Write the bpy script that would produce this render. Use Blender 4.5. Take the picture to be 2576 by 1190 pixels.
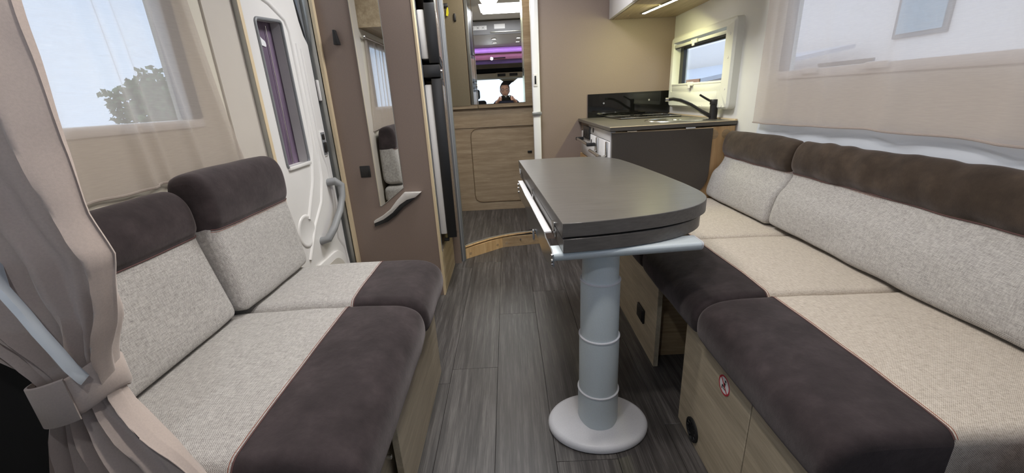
import bpy, bmesh, math, random
from mathutils import Vector, Matrix, noise

random.seed(4)
for o in list(bpy.data.objects):
    bpy.data.objects.remove(o)
SC = bpy.context.scene
COL = SC.collection
PI = math.pi

# ------------------------------------------------------------------ camera
cd = bpy.data.cameras.new('camera')
cd.sensor_fit = 'HORIZONTAL'
cd.sensor_width = 36.0
cd.lens = 1030.8 / 2576 * 36.0
cd.clip_start = 0.01
cam = bpy.data.objects.new('camera', cd)
COL.objects.link(cam)
_yaw, _pitch, _roll = -3.357e-3, 0.32607, -0.05277
_f = Vector((math.sin(_yaw)*math.cos(_pitch), math.cos(_yaw)*math.cos(_pitch), -math.sin(_pitch)))
_r = Vector((math.cos(_yaw), -math.sin(_yaw), 0))
_u = _r.cross(_f)
_r2 = _r*math.cos(_roll) + _u*math.sin(_roll)
_u2 = -_r*math.sin(_roll) + _u*math.cos(_roll)
m3 = Matrix((_r2, _u2, -_f)).transposed()
cam.matrix_world = Matrix.Translation((0, 0, 1.0)) @ m3.to_4x4()
SC.camera = cam

# ------------------------------------------------------------------ world, lamps, exposure
vs = SC.view_settings
vs.view_transform = 'Standard'
vs.look = 'None'
vs.gamma = 1.0
vs.use_curve_mapping = False
vs.exposure = 0.12
SC.cycles.use_denoising = True
SC.cycles.max_bounces = 14
SC.cycles.transparent_max_bounces = 24
SC.cycles.sample_clamp_indirect = 6.0

world = bpy.data.worlds.new('sky')
SC.world = world
world.use_nodes = True
nt = world.node_tree
nt.nodes.clear()
wo = nt.nodes.new('ShaderNodeOutputWorld')
bg = nt.nodes.new('ShaderNodeBackground')
tc = nt.nodes.new('ShaderNodeTexCoord')
nz = nt.nodes.new('ShaderNodeTexNoise')
nz.inputs['Scale'].default_value = 2.2
nz.inputs['Detail'].default_value = 5
cr = nt.nodes.new('ShaderNodeValToRGB')
cr.color_ramp.elements[0].position = 0.38
cr.color_ramp.elements[0].color = (0.60, 0.75, 1.0, 1)
cr.color_ramp.elements[1].position = 0.66
cr.color_ramp.elements[1].color = (0.83, 0.91, 1.0, 1)
nt.links.new(tc.outputs['Generated'], nz.inputs['Vector'])
nt.links.new(nz.outputs['Fac'], cr.inputs['Fac'])
nt.links.new(cr.outputs['Color'], bg.inputs['Color'])
bg.inputs['Strength'].default_value = 2.0
nt.links.new(bg.outputs['Background'], wo.inputs['Surface'])


def lamp(name, kind, loc, energy, color, size=0.1, size_y=None, rot=(0, 0, 0), spot=None):
    d = bpy.data.lights.new(name, kind)
    d.energy = energy
    d.color = color
    if kind == 'AREA':
        d.size = size
        if size_y:
            d.shape = 'RECTANGLE'
            d.size_y = size_y
    else:
        d.shadow_soft_size = size
    if spot:
        d.spot_size = spot
        d.spot_blend = 0.7
    o = bpy.data.objects.new(name, d)
    o.location = loc
    o.rotation_euler = rot
    COL.objects.link(o)
    return o


# daylight through the roof hatch, the hatch glass itself is a diffuser
lamp('hatch_daylight', 'AREA', (0.0, 1.95, 1.885), 15, (0.97, 0.98, 1.0), 0.42, 0.42)
# the four warm ceiling spots over the lounge
for _x in (-0.12, 0.20):
    for _y in (0.52, 0.90):
        lamp('ceiling_spot_lamp', 'SPOT', (_x, _y, 1.725), 10.5, (1.0, 0.95, 0.90), 0.03, spot=2.6)
# led strip below the kitchen cabinet
lamp('kitchen_led_lamp', 'AREA', (0.845, 2.42, 1.417), 6.5, (0.98, 0.95, 0.46), 0.03, 0.56, (math.radians(20), math.radians(14), math.radians(-9)))
# mauve ambient strip under the bed edge that washes the overcab trim
lamp('overcab_ambient_lamp', 'AREA', (0.1, 0.015, 1.70), 0.9, (0.80, 0.55, 1.0), 1.5, 0.02, (math.radians(75), 0, PI))
# small lit reading lamp on the overcab bar, shining into the lounge
lamp('overcab_reading_lamp', 'SPOT', (-0.19, -0.035, 1.583), 7, (0.88, 0.94, 1.0), 0.02, rot=(math.radians(48), 0, 0), spot=2.7)
# fill light added to brighten the bathroom, no fixture there
lamp('bathroom_fill_light', 'POINT', (-0.10, 2.98, 1.80), 6.5, (1.0, 0.91, 0.76), 0.08)
# windows as portals (guides sky light only, adds none)
def portal(loc, sx, sy, rot):
    p = lamp('window_portal', 'AREA', loc, 1, (1, 1, 1), sx, sy, rot)
    p.data.cycles.is_portal = True


portal((-0.90, 0.74, 1.18), 0.42, 0.86, (0, -PI/2, 0))
portal((1.14, 0.85, 1.20), 0.42, 1.70, (0, PI/2, 0))
portal((1.14, 2.44, 1.14), 0.26, 0.64, (0, PI/2, 0))
portal((0.1, -1.355, 1.03), 1.8, 0.66, (PI/2, 0, 0))
portal((-0.90, -0.81, 1.10), 0.70, 1.0, (0, -PI/2, 0))
portal((1.14, -0.81, 1.10), 0.70, 1.0, (0, PI/2, 0))


# ------------------------------------------------------------------ materials
def srgb(r, g, b):
    def f(c):
        c /= 255.0
        return c/12.92 if c <= 0.04045 else ((c+0.055)/1.055)**2.4
    return (f(r), f(g), f(b), 1)


class NT:
    def __init__(s, name):
        s.m = bpy.data.materials.new(name)
        s.m.use_nodes = True
        s.t = s.m.node_tree
        s.b = s.t.nodes['Principled BSDF']
        s.out = s.t.nodes['Material Output']

    def n(s, typ, **kw):
        x = s.t.nodes.new(typ)
        for k, v in kw.items():
            if k in x.inputs:
                x.inputs[k].default_value = v
            else:
                setattr(x, k, v)
        return x

    def l(s, a, b):
        s.t.links.new(a, b)

    def coords(s, scale=(1, 1, 1), offset_random=False):
        tc = s.n('ShaderNodeTexCoord')
        mp = s.n('ShaderNodeMapping')
        mp.inputs['Scale'].default_value = scale
        s.l(tc.outputs['Object'], mp.inputs['Vector'])
        if offset_random:
            oi = s.n('ShaderNodeObjectInfo')
            mu = s.n('ShaderNodeVectorMath', operation='SCALE')
            mu.inputs[0].default_value = (31.0, 17.0, 23.0)
            s.l(oi.outputs['Random'], mu.inputs['Scale'])
            s.l(mu.outputs[0], mp.inputs['Location'])
        return mp.outputs['Vector']

    def noise(s, vec, scale, detail=3, rough=0.5):
        x = s.n('ShaderNodeTexNoise')
        x.inputs['Scale'].default_value = scale
        x.inputs['Detail'].default_value = detail
        x.inputs['Roughness'].default_value = rough
        s.l(vec, x.inputs['Vector'])
        return x.outputs['Fac']

    def ramp(s, fac, stops):
        x = s.n('ShaderNodeValToRGB')
        e = x.color_ramp.elements
        while len(e) < len(stops):
            e.new(0.5)
        for el, (p, c) in zip(e, stops):
            el.position = p
            el.color = c
        s.l(fac, x.inputs['Fac'])
        return x.outputs['Color']

    def math(s, op, a, b=None):
        x = s.n('ShaderNodeMath', operation=op)
        for i, v in enumerate((a, b)):
            if v is None:
                continue
            if isinstance(v, (int, float)):
                x.inputs[i].default_value = v
            else:
                s.l(v, x.inputs[i])
        return x.outputs[0]

    def mix(s, fac, a, b, blend='MIX'):
        x = s.n('ShaderNodeMix', data_type='RGBA', blend_type=blend)
        for sock, v in ((x.inputs['Factor'], fac), (x.inputs['A'], None), (x.inputs['B'], None)):
            pass
        fi = x.inputs[0]
        ai, bi = x.inputs[6], x.inputs[7]
        if isinstance(fac, (int, float)):
            fi.default_value = fac
        else:
            s.l(fac, fi)
        for i, v in ((ai, a), (bi, b)):
            if isinstance(v, tuple):
                i.default_value = v
            else:
                s.l(v, i)
        return x.outputs[2]

    def bump(s, h, strength=0.2, dist=0.001):
        x = s.n('ShaderNodeBump')
        x.inputs['Strength'].default_value = strength
        x.inputs['Distance'].default_value = dist
        s.l(h, x.inputs['Height'])
        s.l(x.outputs['Normal'], s.b.inputs['Normal'])

    def set(s, **kw):
        for k, v in kw.items():
            s.b.inputs[k.replace('_', ' ')].default_value = v
        return s


def dim(c, k):
    return (c[0]*k, c[1]*k, c[2]*k, 1)


def plain(name, c, rough=0.5, metal=0.0, var=0.06, scale=9, bump=0.0, bscale=400, **kw):
    t = NT(name)
    v = t.coords()
    n = t.noise(v, scale, 3)
    t.l(t.ramp(n, [(0.3, dim(c, 1-var)), (0.7, dim(c, 1+var))]), t.b.inputs['Base Color'])
    t.set(Roughness=rough, Metallic=metal)
    for k, x in kw.items():
        t.b.inputs[k.replace('_', ' ')].default_value = x
    if bump:
        t.bump(t.noise(v, bscale, 2), bump, 0.0008)
    return t.m


def wood(name, dark, light, grain='y', rough=0.5, rnd=False):
    t = NT(name)
    sc = {'x': (1.2, 16, 16), 'y': (16, 1.2, 16), 'z': (16, 16, 1.2)}[grain]
    v = t.coords(sc, rnd)
    n1 = t.noise(v, 1.6, 6, 0.62)
    sc2 = tuple(a*5 for a in sc)
    v2 = t.coords(sc2, rnd)
    n2 = t.noise(v2, 1.5, 4, 0.7)
    f = t.math('ADD', t.math('MULTIPLY', n1, 0.62), t.math('MULTIPLY', n2, 0.38))
    t.l(t.ramp(f, [(0.34, dark), (0.50, tuple((a+b)/2 for a, b in zip(dark, light))), (0.62, light)]), t.b.inputs['Base Color'])
    t.set(Roughness=rough)
    t.bump(n2, 0.12, 0.0006)
    return t.m


def fabric(name, lo, mid, hi, k=1900.0):
    t = NT(name)
    tcx = t.n('ShaderNodeTexCoord')
    sp = t.n('ShaderNodeSeparateXYZ')
    t.l(tcx.outputs['Object'], sp.inputs[0])
    xz = t.math('ADD', sp.outputs['X'], sp.outputs['Z'])
    wv = t.coords((1, 1, 1))
    wob = t.math('MULTIPLY', t.noise(wv, 60, 2), 5.0)
    s1 = t.math('SINE', t.math('ADD', t.math('MULTIPLY', xz, k), wob))
    s2 = t.math('SINE', t.math('ADD', t.math('MULTIPLY', sp.outputs['Y'], k), wob))
    w = t.math('MULTIPLY', s1, s2)
    w01 = t.math('MULTIPLY_ADD', w, 0.5)
    w01.node.inputs[2].default_value = 0.5
    na = t.noise(t.coords((90, 520, 90)), 1.0, 2, 0.6)
    nb = t.noise(t.coords((480, 70, 480)), 1.0, 2, 0.6)
    nn = t.math('MULTIPLY', t.math('ADD', na, nb), 0.5)
    f = t.math('ADD', t.math('MULTIPLY', w01, 0.30), t.math('MULTIPLY', nn, 0.70))
    c = t.ramp(f, [(0.27, lo), (0.47, mid), (0.72, hi)])
    t.l(c, t.b.inputs['Base Color'])
    t.set(Roughness=0.95)
    t.b.inputs['Sheen Weight'].default_value = 0.15
    t.b.inputs['Specular IOR Level'].default_value = 0.15
    t.bump(f, 0.55, 0.0012)
    return t.m


def suede(name, c, var=0.38):
    t = NT(name)
    v = t.coords((1, 1, 1))
    n1 = t.noise(v, 20, 6, 0.65)
    n2 = t.noise(v, 900, 2)
    n3 = t.noise(t.coords((1, 1.0, 2.2)), 6.5, 4, 0.6)
    f = t.math('ADD', t.math('MULTIPLY', n1, 0.55), t.math('MULTIPLY', n3, 0.45))
    col = t.ramp(f, [(0.36, dim(c, 1-var)), (0.50, c), (0.66, dim(c, 1+var*1.6))])
    t.l(col, t.b.inputs['Base Color'])
    t.set(Roughness=0.92)
    t.b.inputs['Sheen Weight'].default_value = 0.3
    t.b.inputs['Sheen Roughness'].default_value = 0.45
    t.b.inputs['Sheen Tint'].default_value = (0.75, 0.68, 0.68, 1)
    t.b.inputs['Specular IOR Level'].default_value = 0.2
    h = t.math('ADD', t.math('MULTIPLY', n2, 0.15), n1)
    t.bump(h, 0.35, 0.004)
    return t.m


def sheer(name, c, open_):
    t = NT(name)
    v = t.coords((1, 1, 1))
    th = t.math('SINE', t.math('MULTIPLY', t.n('ShaderNodeSeparateXYZ').outputs['Z'], 1.0))
    sp = th.node.inputs[0].links[0].from_node.inputs[0].links[0].from_node
    t.l(v, sp.inputs[0])
    th.node.inputs[0].links[0].from_node.inputs[1].default_value = 2600.0
    nf = t.noise(t.coords((30, 30, 420)), 1.0, 2)
    tr = t.n('ShaderNodeBsdfTransparent')
    tl = t.n('ShaderNodeBsdfTranslucent')
    df = t.n('ShaderNodeBsdfDiffuse')
    tl.inputs['Color'].default_value = c
    df.inputs['Color'].default_value = c
    m1 = t.n('ShaderNodeMixShader')
    m1.inputs[0].default_value = 0.45
    t.l(df.outputs[0], m1.inputs[1])
    t.l(tl.outputs[0], m1.inputs[2])
    lw = t.n('ShaderNodeLayerWeight')
    lw.inputs['Blend'].default_value = 0.35
    f = t.math('SUBTRACT', open_ + 0.06, t.math('MULTIPLY', nf, 0.12))
    f2 = t.math('MULTIPLY', f, t.math('SUBTRACT', 1.0, t.math('MULTIPLY', lw.outputs['Facing'], 0.45)))
    m2 = t.n('ShaderNodeMixShader')
    t.l(f2, m2.inputs[0])
    t.l(m1.outputs[0], m2.inputs[1])
    t.l(tr.outputs[0], m2.inputs[2])
    t.l(m2.outputs[0], t.out.inputs['Surface'])
    return t.m


def pane(name, tint, refl=0.06):
    t = NT(name)
    tr = t.n('ShaderNodeBsdfTransparent')
    tr.inputs['Color'].default_value = tint
    gl = t.n('ShaderNodeBsdfGlossy')
    gl.inputs['Roughness'].default_value = 0.02
    lw = t.n('ShaderNodeLayerWeight')
    lw.inputs['Blend'].default_value = 0.5
    fr = t.math('MULTIPLY_ADD', t.math('POWER', lw.outputs['Facing'], 5.0), 0.45)
    fr.node.inputs[2].default_value = refl*0.5
    m = t.n('ShaderNodeMixShader')
    t.l(fr, m.inputs[0])
    t.l(tr.outputs[0], m.inputs[1])
    t.l(gl.outputs[0], m.inputs[2])
    t.l(m.outputs[0], t.out.inputs['Surface'])
    return t.m


def emit(name, c, s):
    t = NT(name)
    t.b.inputs['Base Color'].default_value = (0.9, 0.9, 0.9, 1)
    t.b.inputs['Emission Color'].default_value = c
    t.b.inputs['Emission Strength'].default_value = s
    return t.m


M = {}
M['laminate'] = plain('brown_laminate', srgb(132, 116, 106), 0.55, var=0.05, scale=260, bump=0.05, bscale=600)
M['khaki'] = plain('khaki_laminate', srgb(118, 108, 86), 0.5, var=0.05, scale=200)
M['white_wall'] = plain('white_wall_panel', srgb(222, 221, 216), 0.6, var=0.02)
M['cream_wall'] = plain('cream_wall_panel', srgb(206, 199, 184), 0.6, var=0.02)
M['beige_post'] = plain('beige_post_panel', srgb(196, 188, 178), 0.6, var=0.02)
M['ceiling'] = plain('ceiling_lining', srgb(226, 221, 212), 0.7, var=0.02)
M['white_plastic'] = plain('white_plastic', srgb(226, 223, 220), 0.35, var=0.02)
M['window_plastic'] = plain('window_frame_plastic', srgb(226, 226, 216), 0.4, var=0.02)
M['white_gloss'] = plain('white_gloss', srgb(232, 231, 232), 0.2, var=0.01)
M['cream_trim'] = plain('cream_edge_trim', srgb(214, 194, 160), 0.5, var=0.04)
M['alu'] = plain('aluminium_trim', srgb(170, 170, 165), 0.32, 0.8, var=0.05)
M['grey_trim'] = plain('grey_trim', srgb(122, 124, 127), 0.45, var=0.04)
M['grey_plastic'] = plain('grey_plastic', srgb(140, 141, 142), 0.5, var=0.04)
M['black'] = plain('black_plastic', srgb(30, 30, 31), 0.4, var=0.1)
M['matt_black'] = plain('matt_black_metal', srgb(33, 31, 30), 0.42, 0.0, var=0.1)
M['rubber'] = plain('black_rubber', srgb(20, 20, 21), 0.7, var=0.1)
M['dark_void'] = plain('dark_cloth', srgb(17, 16, 17), 0.9, var=0.2)
M['satin'] = plain('satin_silver', srgb(206, 202, 196), 0.35, 0.15, var=0.03)
M['polished'] = plain('polished_steel_plate', srgb(176, 178, 180), 0.16, 0.9, var=0.02)
M['chrome'] = plain('brushed_steel', srgb(200, 198, 195), 0.25, 1.0, var=0.04)
M['sink_steel'] = plain('sink_steel', srgb(214, 213, 208), 0.22, 1.0, var=0.04)
M['column'] = plain('pale_blue_grey_coating', srgb(204, 214, 218), 0.40, 0.05, var=0.03, scale=300)
M['base'] = plain('pale_grey_coating', srgb(208, 209, 214), 0.42, 0.0, var=0.04, scale=300)
M['floor_base'] = plain('floor_screed', srgb(28, 27, 27), 0.9)
M['wood'] = wood('pale_oak_horizontal', srgb(150, 124, 92), srgb(190, 166, 130), 'x')
M['wood_y'] = wood('pale_oak_along', srgb(146, 128, 103), srgb(184, 168, 141), 'y')
M['wood_z'] = wood('pale_oak_upright', srgb(178, 140, 96), srgb(212, 178, 132), 'z')
M['wood_grey'] = wood('grey_oak_upright', srgb(158, 145, 123), srgb(198, 185, 161), 'y')
M['wood_bath'] = wood('oak_bathroom', srgb(142, 122, 98), srgb(182, 163, 136), 'x')
M['wood_step'] = wood('oak_step', srgb(178, 142, 98), srgb(214, 182, 138), 'z')
M['suede'] = suede('dark_brown_suede', srgb(52, 45, 46))
M['suede_back'] = suede('brown_velvet', srgb(61, 51, 42), 0.34)
M['fabric'] = fabric('grey_woven_fabric', srgb(108, 104, 101), srgb(165, 161, 157), srgb(208, 205, 200))
M['fabric_warm_lit'] = fabric('warm_lit_woven_fabric', srgb(132, 121, 109), srgb(188, 177, 163), srgb(220, 211, 199))  # the grey fabric again, with warm lamp light put into its colour
M['stitch'] = plain('rust_stitching', srgb(132, 72, 52), 0.8, var=0.15)
M['piping'] = plain('plum_piping', srgb(84, 56, 54), 0.8, var=0.1)
M['drape'] = plain('taupe_curtain_cloth', srgb(184, 169, 160), 0.85, var=0.05, scale=400, bump=0.1, bscale=900, Sheen_Weight=0.2)
M['drape_lining'] = plain('pale_curtain_lining', srgb(182, 190, 198), 0.85, var=0.03)
M['sheer'] = sheer('sheer_curtain', (0.60, 0.535, 0.485, 1), 0.36)
M['sheer_r'] = sheer('sheer_curtain_right', (0.64, 0.565, 0.52, 1), 0.40)
M['glass'] = pane('window_glass', (0.93, 0.95, 0.96, 1))
M['mirror'] = plain('mirror_silver', (0.86, 0.87, 0.86, 1), 0.0, 1.0, var=0.0)
M['gloss_black'] = plain('black_glass', srgb(14, 14, 14), 0.04, var=0.0)
M['purple_blind'] = wood('purple_pleated_blind', srgb(72, 58, 76), srgb(122, 104, 126), 'z', 0.6)
M['purple'] = plain('mauve_trim', srgb(178, 142, 190), 0.6, var=0.08)
M['pink'] = plain('pink_trim', srgb(206, 150, 170), 0.6, var=0.05)
M['violet'] = plain('violet_trim', srgb(126, 108, 166), 0.6, var=0.05)
M['console'] = plain('beige_console', srgb(198, 184, 156), 0.6, var=0.05)
M['bed_grey'] = plain('bed_fascia_grey', srgb(136, 136, 140), 0.5, var=0.03)
M['sticker'] = plain('white_sticker', srgb(236, 236, 238), 0.4, var=0.01)
M['red'] = plain('red_print', srgb(190, 44, 58), 0.4, var=0.02)
M['yellow'] = plain('yellow_tag', srgb(226, 220, 40), 0.5, var=0.03)
M['skin'] = plain('skin', srgb(206, 160, 136), 0.5, var=0.05, scale=30)
M['hair'] = plain('dark_hair', srgb(34, 28, 26), 0.6, var=0.2, scale=120)
M['jacket'] = plain('navy_jacket', srgb(30, 34, 52), 0.8, var=0.15, scale=20)
M['leaf'] = plain('green_leaves', srgb(74, 104, 60), 0.7, var=0.35, scale=3)
M['bark'] = plain('bark', srgb(86, 72, 58), 0.9, var=0.2)
M['asphalt'] = plain('pale_yard_ground', srgb(150, 148, 144), 0.9, var=0.08)
M['house'] = plain('pale_render', srgb(250, 240, 234), 0.9, var=0.02)
M['house_roof'] = plain('grey_sheet_roof', srgb(206, 206, 214), 0.7, var=0.05)
M['orange_beam'] = plain('orange_beam', srgb(206, 150, 112), 0.7, var=0.05)
M['blue_glass'] = plain('blue_window_glass', srgb(150, 176, 190), 0.3, var=0.05)
M['led'] = emit('led_diffuser', (1.0, 0.96, 0.86, 1), 14)
M['spot'] = emit('spot_diffuser', (1.0, 0.92, 0.8, 1), 20)
M['hatch'] = emit('roof_hatch_diffuser', (0.95, 0.98, 1.0, 1), 3.0)


def table_mat():
    t = NT('dark_brushed_laminate')
    v = t.coords((9, 160, 160))
    n = t.noise(v, 1.0, 4, 0.6)
    c = srgb(88, 85, 82)
    t.l(t.ramp(n, [(0.3, dim(c, 0.82)), (0.7, dim(c, 1.2))]), t.b.inputs['Base Color'])
    t.set(Roughness=0.31)
    t.bump(n, 0.25, 0.0006)
    return t.m


M['table'] = table_mat()
M['counter'] = plain('dark_worktop_laminate', srgb(86, 82, 76), 0.38, var=0.12, scale=500)
M['flap'] = plain('dark_flap_laminate', srgb(70, 64, 58), 0.5, var=0.08, scale=300)


def plank_mat():
    t = NT('dark_oak_plank')
    v = t.coords((24, 1.5, 24), True)
    n1 = t.noise(v, 1.3, 5, 0.6)
    v2 = t.coords((180, 4.5, 180), True)
    n2 = t.noise(v2, 1.4, 4, 0.75)
    v3 = t.coords((7, 0.9, 7), True)
    wv = t.n('ShaderNodeTexWave', wave_type='BANDS', bands_direction='X')
    wv.inputs['Scale'].default_value = 1.6
    wv.inputs['Distortion'].default_value = 9.0
    wv.inputs['Detail'].default_value = 3
    t.l(v3, wv.inputs['Vector'])
    f = t.math('ADD', t.math('MULTIPLY', n1, 0.45), t.math('MULTIPLY', n2, 0.55))
    f = t.math('ADD', f, t.math('MULTIPLY', wv.outputs['Fac'], 0.05))
    c = t.ramp(f, [(0.36, srgb(44, 41, 41)), (0.52, srgb(69, 66, 65)), (0.70, srgb(108, 104, 102))])
    oi = t.n('ShaderNodeObjectInfo')
    k = t.math('MULTIPLY_ADD', oi.outputs['Random'], 0.22)
    k.node.inputs[2].default_value = 0.88
    cc = t.n('ShaderNodeVectorMath', operation='SCALE')
    t.l(c, cc.inputs[0])
    t.l(k, cc.inputs['Scale'])
    t.l(cc.outputs[0], t.b.inputs['Base Color'])
    t.set(Roughness=0.46)
    t.bump(n2, 0.2, 0.0008)
    return t.m


M['plank'] = plank_mat()

# ------------------------------------------------------------------ mesh helpers
BASE = {}


class MB:
    def __init__(s):
        s.bm = bmesh.new()

    def box(s, x0, x1, y0, y1, z0, z1, bev=0.0, seg=2, rotz=0.0, piv=None):
        r = bmesh.ops.create_cube(s.bm, size=1.0)
        vs = r['verts']
        for v in vs:
            v.co = Vector((x0+(v.co.x+.5)*(x1-x0), y0+(v.co.y+.5)*(y1-y0), z0+(v.co.z+.5)*(z1-z0)))
        if bev > 0:
            es = list({e for v in vs for e in v.link_edges})
            rb = bmesh.ops.bevel(s.bm, geom=es, offset=bev, segments=seg, affect='EDGES', profile=0.5)
            vs = list({v for f in rb['faces'] for v in f.verts} | {v for v in vs if v.is_valid})
        if rotz:
            bmesh.ops.rotate(s.bm, verts=vs, cent=piv or ((x0+x1)/2, (y0+y1)/2, z0), matrix=Matrix.Rotation(rotz, 3, 'Z'))
        return s

    def prism(s, pts, vec, bev=0.0, seg=2):
        vs = [s.bm.verts.new(p) for p in pts]
        f = s.bm.faces.new(vs)
        r = bmesh.ops.extrude_face_region(s.bm, geom=[f])
        nv = [g for g in r['geom'] if isinstance(g, bmesh.types.BMVert)]
        bmesh.ops.translate(s.bm, verts=nv, vec=Vector(vec))
        fs = list({f for v in vs+nv for f in v.link_faces})
        bmesh.ops.recalc_face_normals(s.bm, faces=fs)
        if bev > 0:
            es = list({e for f in fs for e in f.edges if len(e.link_faces) == 2 and e.calc_face_angle(0) > 0.6})
            bmesh.ops.bevel(s.bm, geom=es, offset=bev, segments=seg, affect='EDGES', profile=0.5)
        return s

    def rings(s, rings, closed=True, cap=True):
        R = [[s.bm.verts.new(p) for p in ring] for ring in rings]
        n = len(R[0])
        fs = []
        for a, b in zip(R, R[1:]):
            for i in range(n if closed else n-1):
                j = (i+1) % n
                fs.append(s.bm.faces.new((a[i], a[j], b[j], b[i])))
        if cap and closed:
            fs.append(s.bm.faces.new(R[0][::-1]))
            fs.append(s.bm.faces.new(R[-1]))
        bmesh.ops.recalc_face_normals(s.bm, faces=fs)
        return s

    def tube(s, pts, r, n=10, sx=1.0):
        pts = [Vector(p) for p in pts]
        rr = r if isinstance(r, (list, tuple)) else [r]*len(pts)
        rings = []
        t0 = (pts[1]-pts[0]).normalized()
        up = Vector((0, 0, 1)) if abs(t0.z) < 0.9 else Vector((1, 0, 0))
        nrm = (up - t0*up.dot(t0)).normalized()
        for i, p in enumerate(pts):
            a = pts[max(i-1, 0)]
            b = pts[min(i+1, len(pts)-1)]
            t = (b-a).normalized()
            nrm = (nrm - t*nrm.dot(t)).normalized()
            bi = t.cross(nrm)
            rings.append([p + (nrm*math.cos(2*PI*k/n)*sx + bi*math.sin(2*PI*k/n))*rr[i] for k in range(n)])
        return s.rings(rings)

    def lathe(s, prof, c, axis='z', n=32, sx=1.0, sy=1.0):
        rings = []
        for r, h in prof:
            ring = []
            for k in range(n):
                a = 2*PI*k/n
                u, w = math.cos(a)*max(r, 1e-4)*sx, math.sin(a)*max(r, 1e-4)*sy
                if axis == 'z':
                    p = (c[0]+u, c[1]+w, c[2]+h)
                elif axis == 'x':
                    p = (c[0]+h, c[1]+u, c[2]+w)
                else:
                    p = (c[0]+u, c[1]+h, c[2]+w)
                ring.append(p)
            rings.append(ring)
        return s.rings(rings)

    def grid(s, fn, nu, nv, thick=0.0):
        V = [[s.bm.verts.new(fn(i/nu, j/nv)) for j in range(nv+1)] for i in range(nu+1)]
        for i in range(nu):
            for j in range(nv):
                s.bm.faces.new((V[i][j], V[i+1][j], V[i+1][j+1], V[i][j+1]))
        return s

    def build(s, name, mat, parent=None, label=None, cat=None, group=None, kind=None, angle=40, origin=None):
        bm = s.bm
        cs = [v.co for v in bm.verts]
        b = origin or Vector(((min(c.x for c in cs)+max(c.x for c in cs))/2, (min(c.y for c in cs)+max(c.y for c in cs))/2, min(c.z for c in cs)))
        b = Vector(b)
        for v in bm.verts:
            v.co -= b
        me = bpy.data.meshes.new(name)
        bm.to_mesh(me)
        bm.free()
        for m in (mat if isinstance(mat, list) else [mat]):
            me.materials.append(m)
        me.polygons.foreach_set('use_smooth', [True]*len(me.polygons))
        me.set_sharp_from_angle(angle=math.radians(angle))
        o = bpy.data.objects.new(name, me)
        COL.objects.link(o)
        BASE[o.name] = b
        if parent:
            o.parent = parent
            o.location = b - BASE[parent.name]
        else:
            o.location = b
        tag(o, label, cat, group, kind)
        return o


def tag(o, label=None, cat=None, group=None, kind=None):
    for k, v in (('label', label), ('category', cat), ('group', group), ('kind', kind)):
        if v:
            o[k] = v
    return o


def thing(name, loc, label, cat, group=None, kind=None):
    o = bpy.data.objects.new(name, None)
    o.empty_display_size = 0.05
    COL.objects.link(o)
    o.location = loc
    BASE[o.name] = Vector(loc)
    return tag(o, label, cat, group, kind)


def box(name, mat, dims, parent=None, bev=0.0, **kw):
    return MB().box(*dims, bev=bev).build(name, mat, parent, **kw)


def chaikin(pts, it=2):
    for _ in range(it):
        q = []
        n = len(pts)
        for i in range(n):
            a, b = pts[i], pts[(i+1) % n]
            q.append((a[0]*.75+b[0]*.25, a[1]*.75+b[1]*.25))
            q.append((a[0]*.25+b[0]*.75, a[1]*.25+b[1]*.75))
        pts = q
    return pts


def roundpoly(pts, r, seg=4):
    """2d polygon with its corners rounded by r (number or list)."""
    out = []
    n = len(pts)
    for i in range(n):
        p, a, b = Vector(pts[i]), Vector(pts[i-1]), Vector(pts[(i+1) % n])
        rr = r[i] if isinstance(r, (list, tuple)) else r
        rr = min(rr, (a-p).length*.49, (b-p).length*.49)
        if rr <= 1e-5:
            out.append(tuple(p))
            continue
        s, e = p+(a-p).normalized()*rr, p+(b-p).normalized()*rr
        for k in range(seg+1):
            t = k/seg
            q = s*(1-t)**2 + p*2*t*(1-t) + e*t*t
            out.append(tuple(q))
    return out


# ------------------------------------------------------------------ shell
XL, XR = -0.86, 1.09
S = 'structure'
# floor with separate planks
fl = box('floor', M['floor_base'], (-0.95, 1.15, -1.40, 3.62, -0.05, -0.004), label='dark grey oak effect plank floor along the aisle', cat='floor', kind=S)
PW = 0.178
xs = [-0.265 + PW*k for k in range(-4, 8)]
joint = {-0.265: 1.363, -0.087: 1.78}
for k, x in enumerate(xs):
    if x > 1.1 or x + PW < -0.95:
        continue
    key = min(joint, key=lambda q: abs(q-x))
    j0 = joint[key] if abs(key-x) < 0.01 else (0.55 + 0.61*k) % 1.1
    y = j0 - 1.1*3
    while y < 2.90:
        a, b = max(y, -1.38), min(y+1.1, 2.90)
        x0, x1 = max(x, -0.94), min(x+PW, 1.13)
        if b - a > 0.02:
            MB().box(x0+.0004, x1-.0004, a+.0004, b-.0004, -0.0045, 0.0, bev=0.0007, seg=1).build('plank', M['plank'], fl)
        y += 1.1

wl = thing('wall_left', (XL, 1, 0), 'cream left side wall with a curtained window', 'wall', kind=S)
def wpan(par, mat, x0, x1, y0, y1, z0, z1, name='wall_panel'):
    return MB().box(x0, x1, y0, y1, z0, z1).build(name, mat, par)


for (y0, y1, z0, z1) in ((-1.4, -1.32, 0, 1.9), (-1.32, -0.30, 0, 0.74), (-1.32, -0.30, 1.46, 1.9), (-0.30, 0.30, 0, 1.9), (0.30, 1.19, 0, 0.97), (0.30, 1.19, 1.375, 1.9), (1.19, 1.33, 0, 1.9), (2.02, 3.62, 0, 1.9), (1.512, 2.02, 1.78, 1.9)):
    wpan(wl, M['cream_wall'], XL-.05, XL, y0, y1, z0, z1)
wpan(wl, M['beige_post'], XL-.05, XL+.006, 1.331, 1.478, 0, 1.9, 'post_panel')

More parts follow.
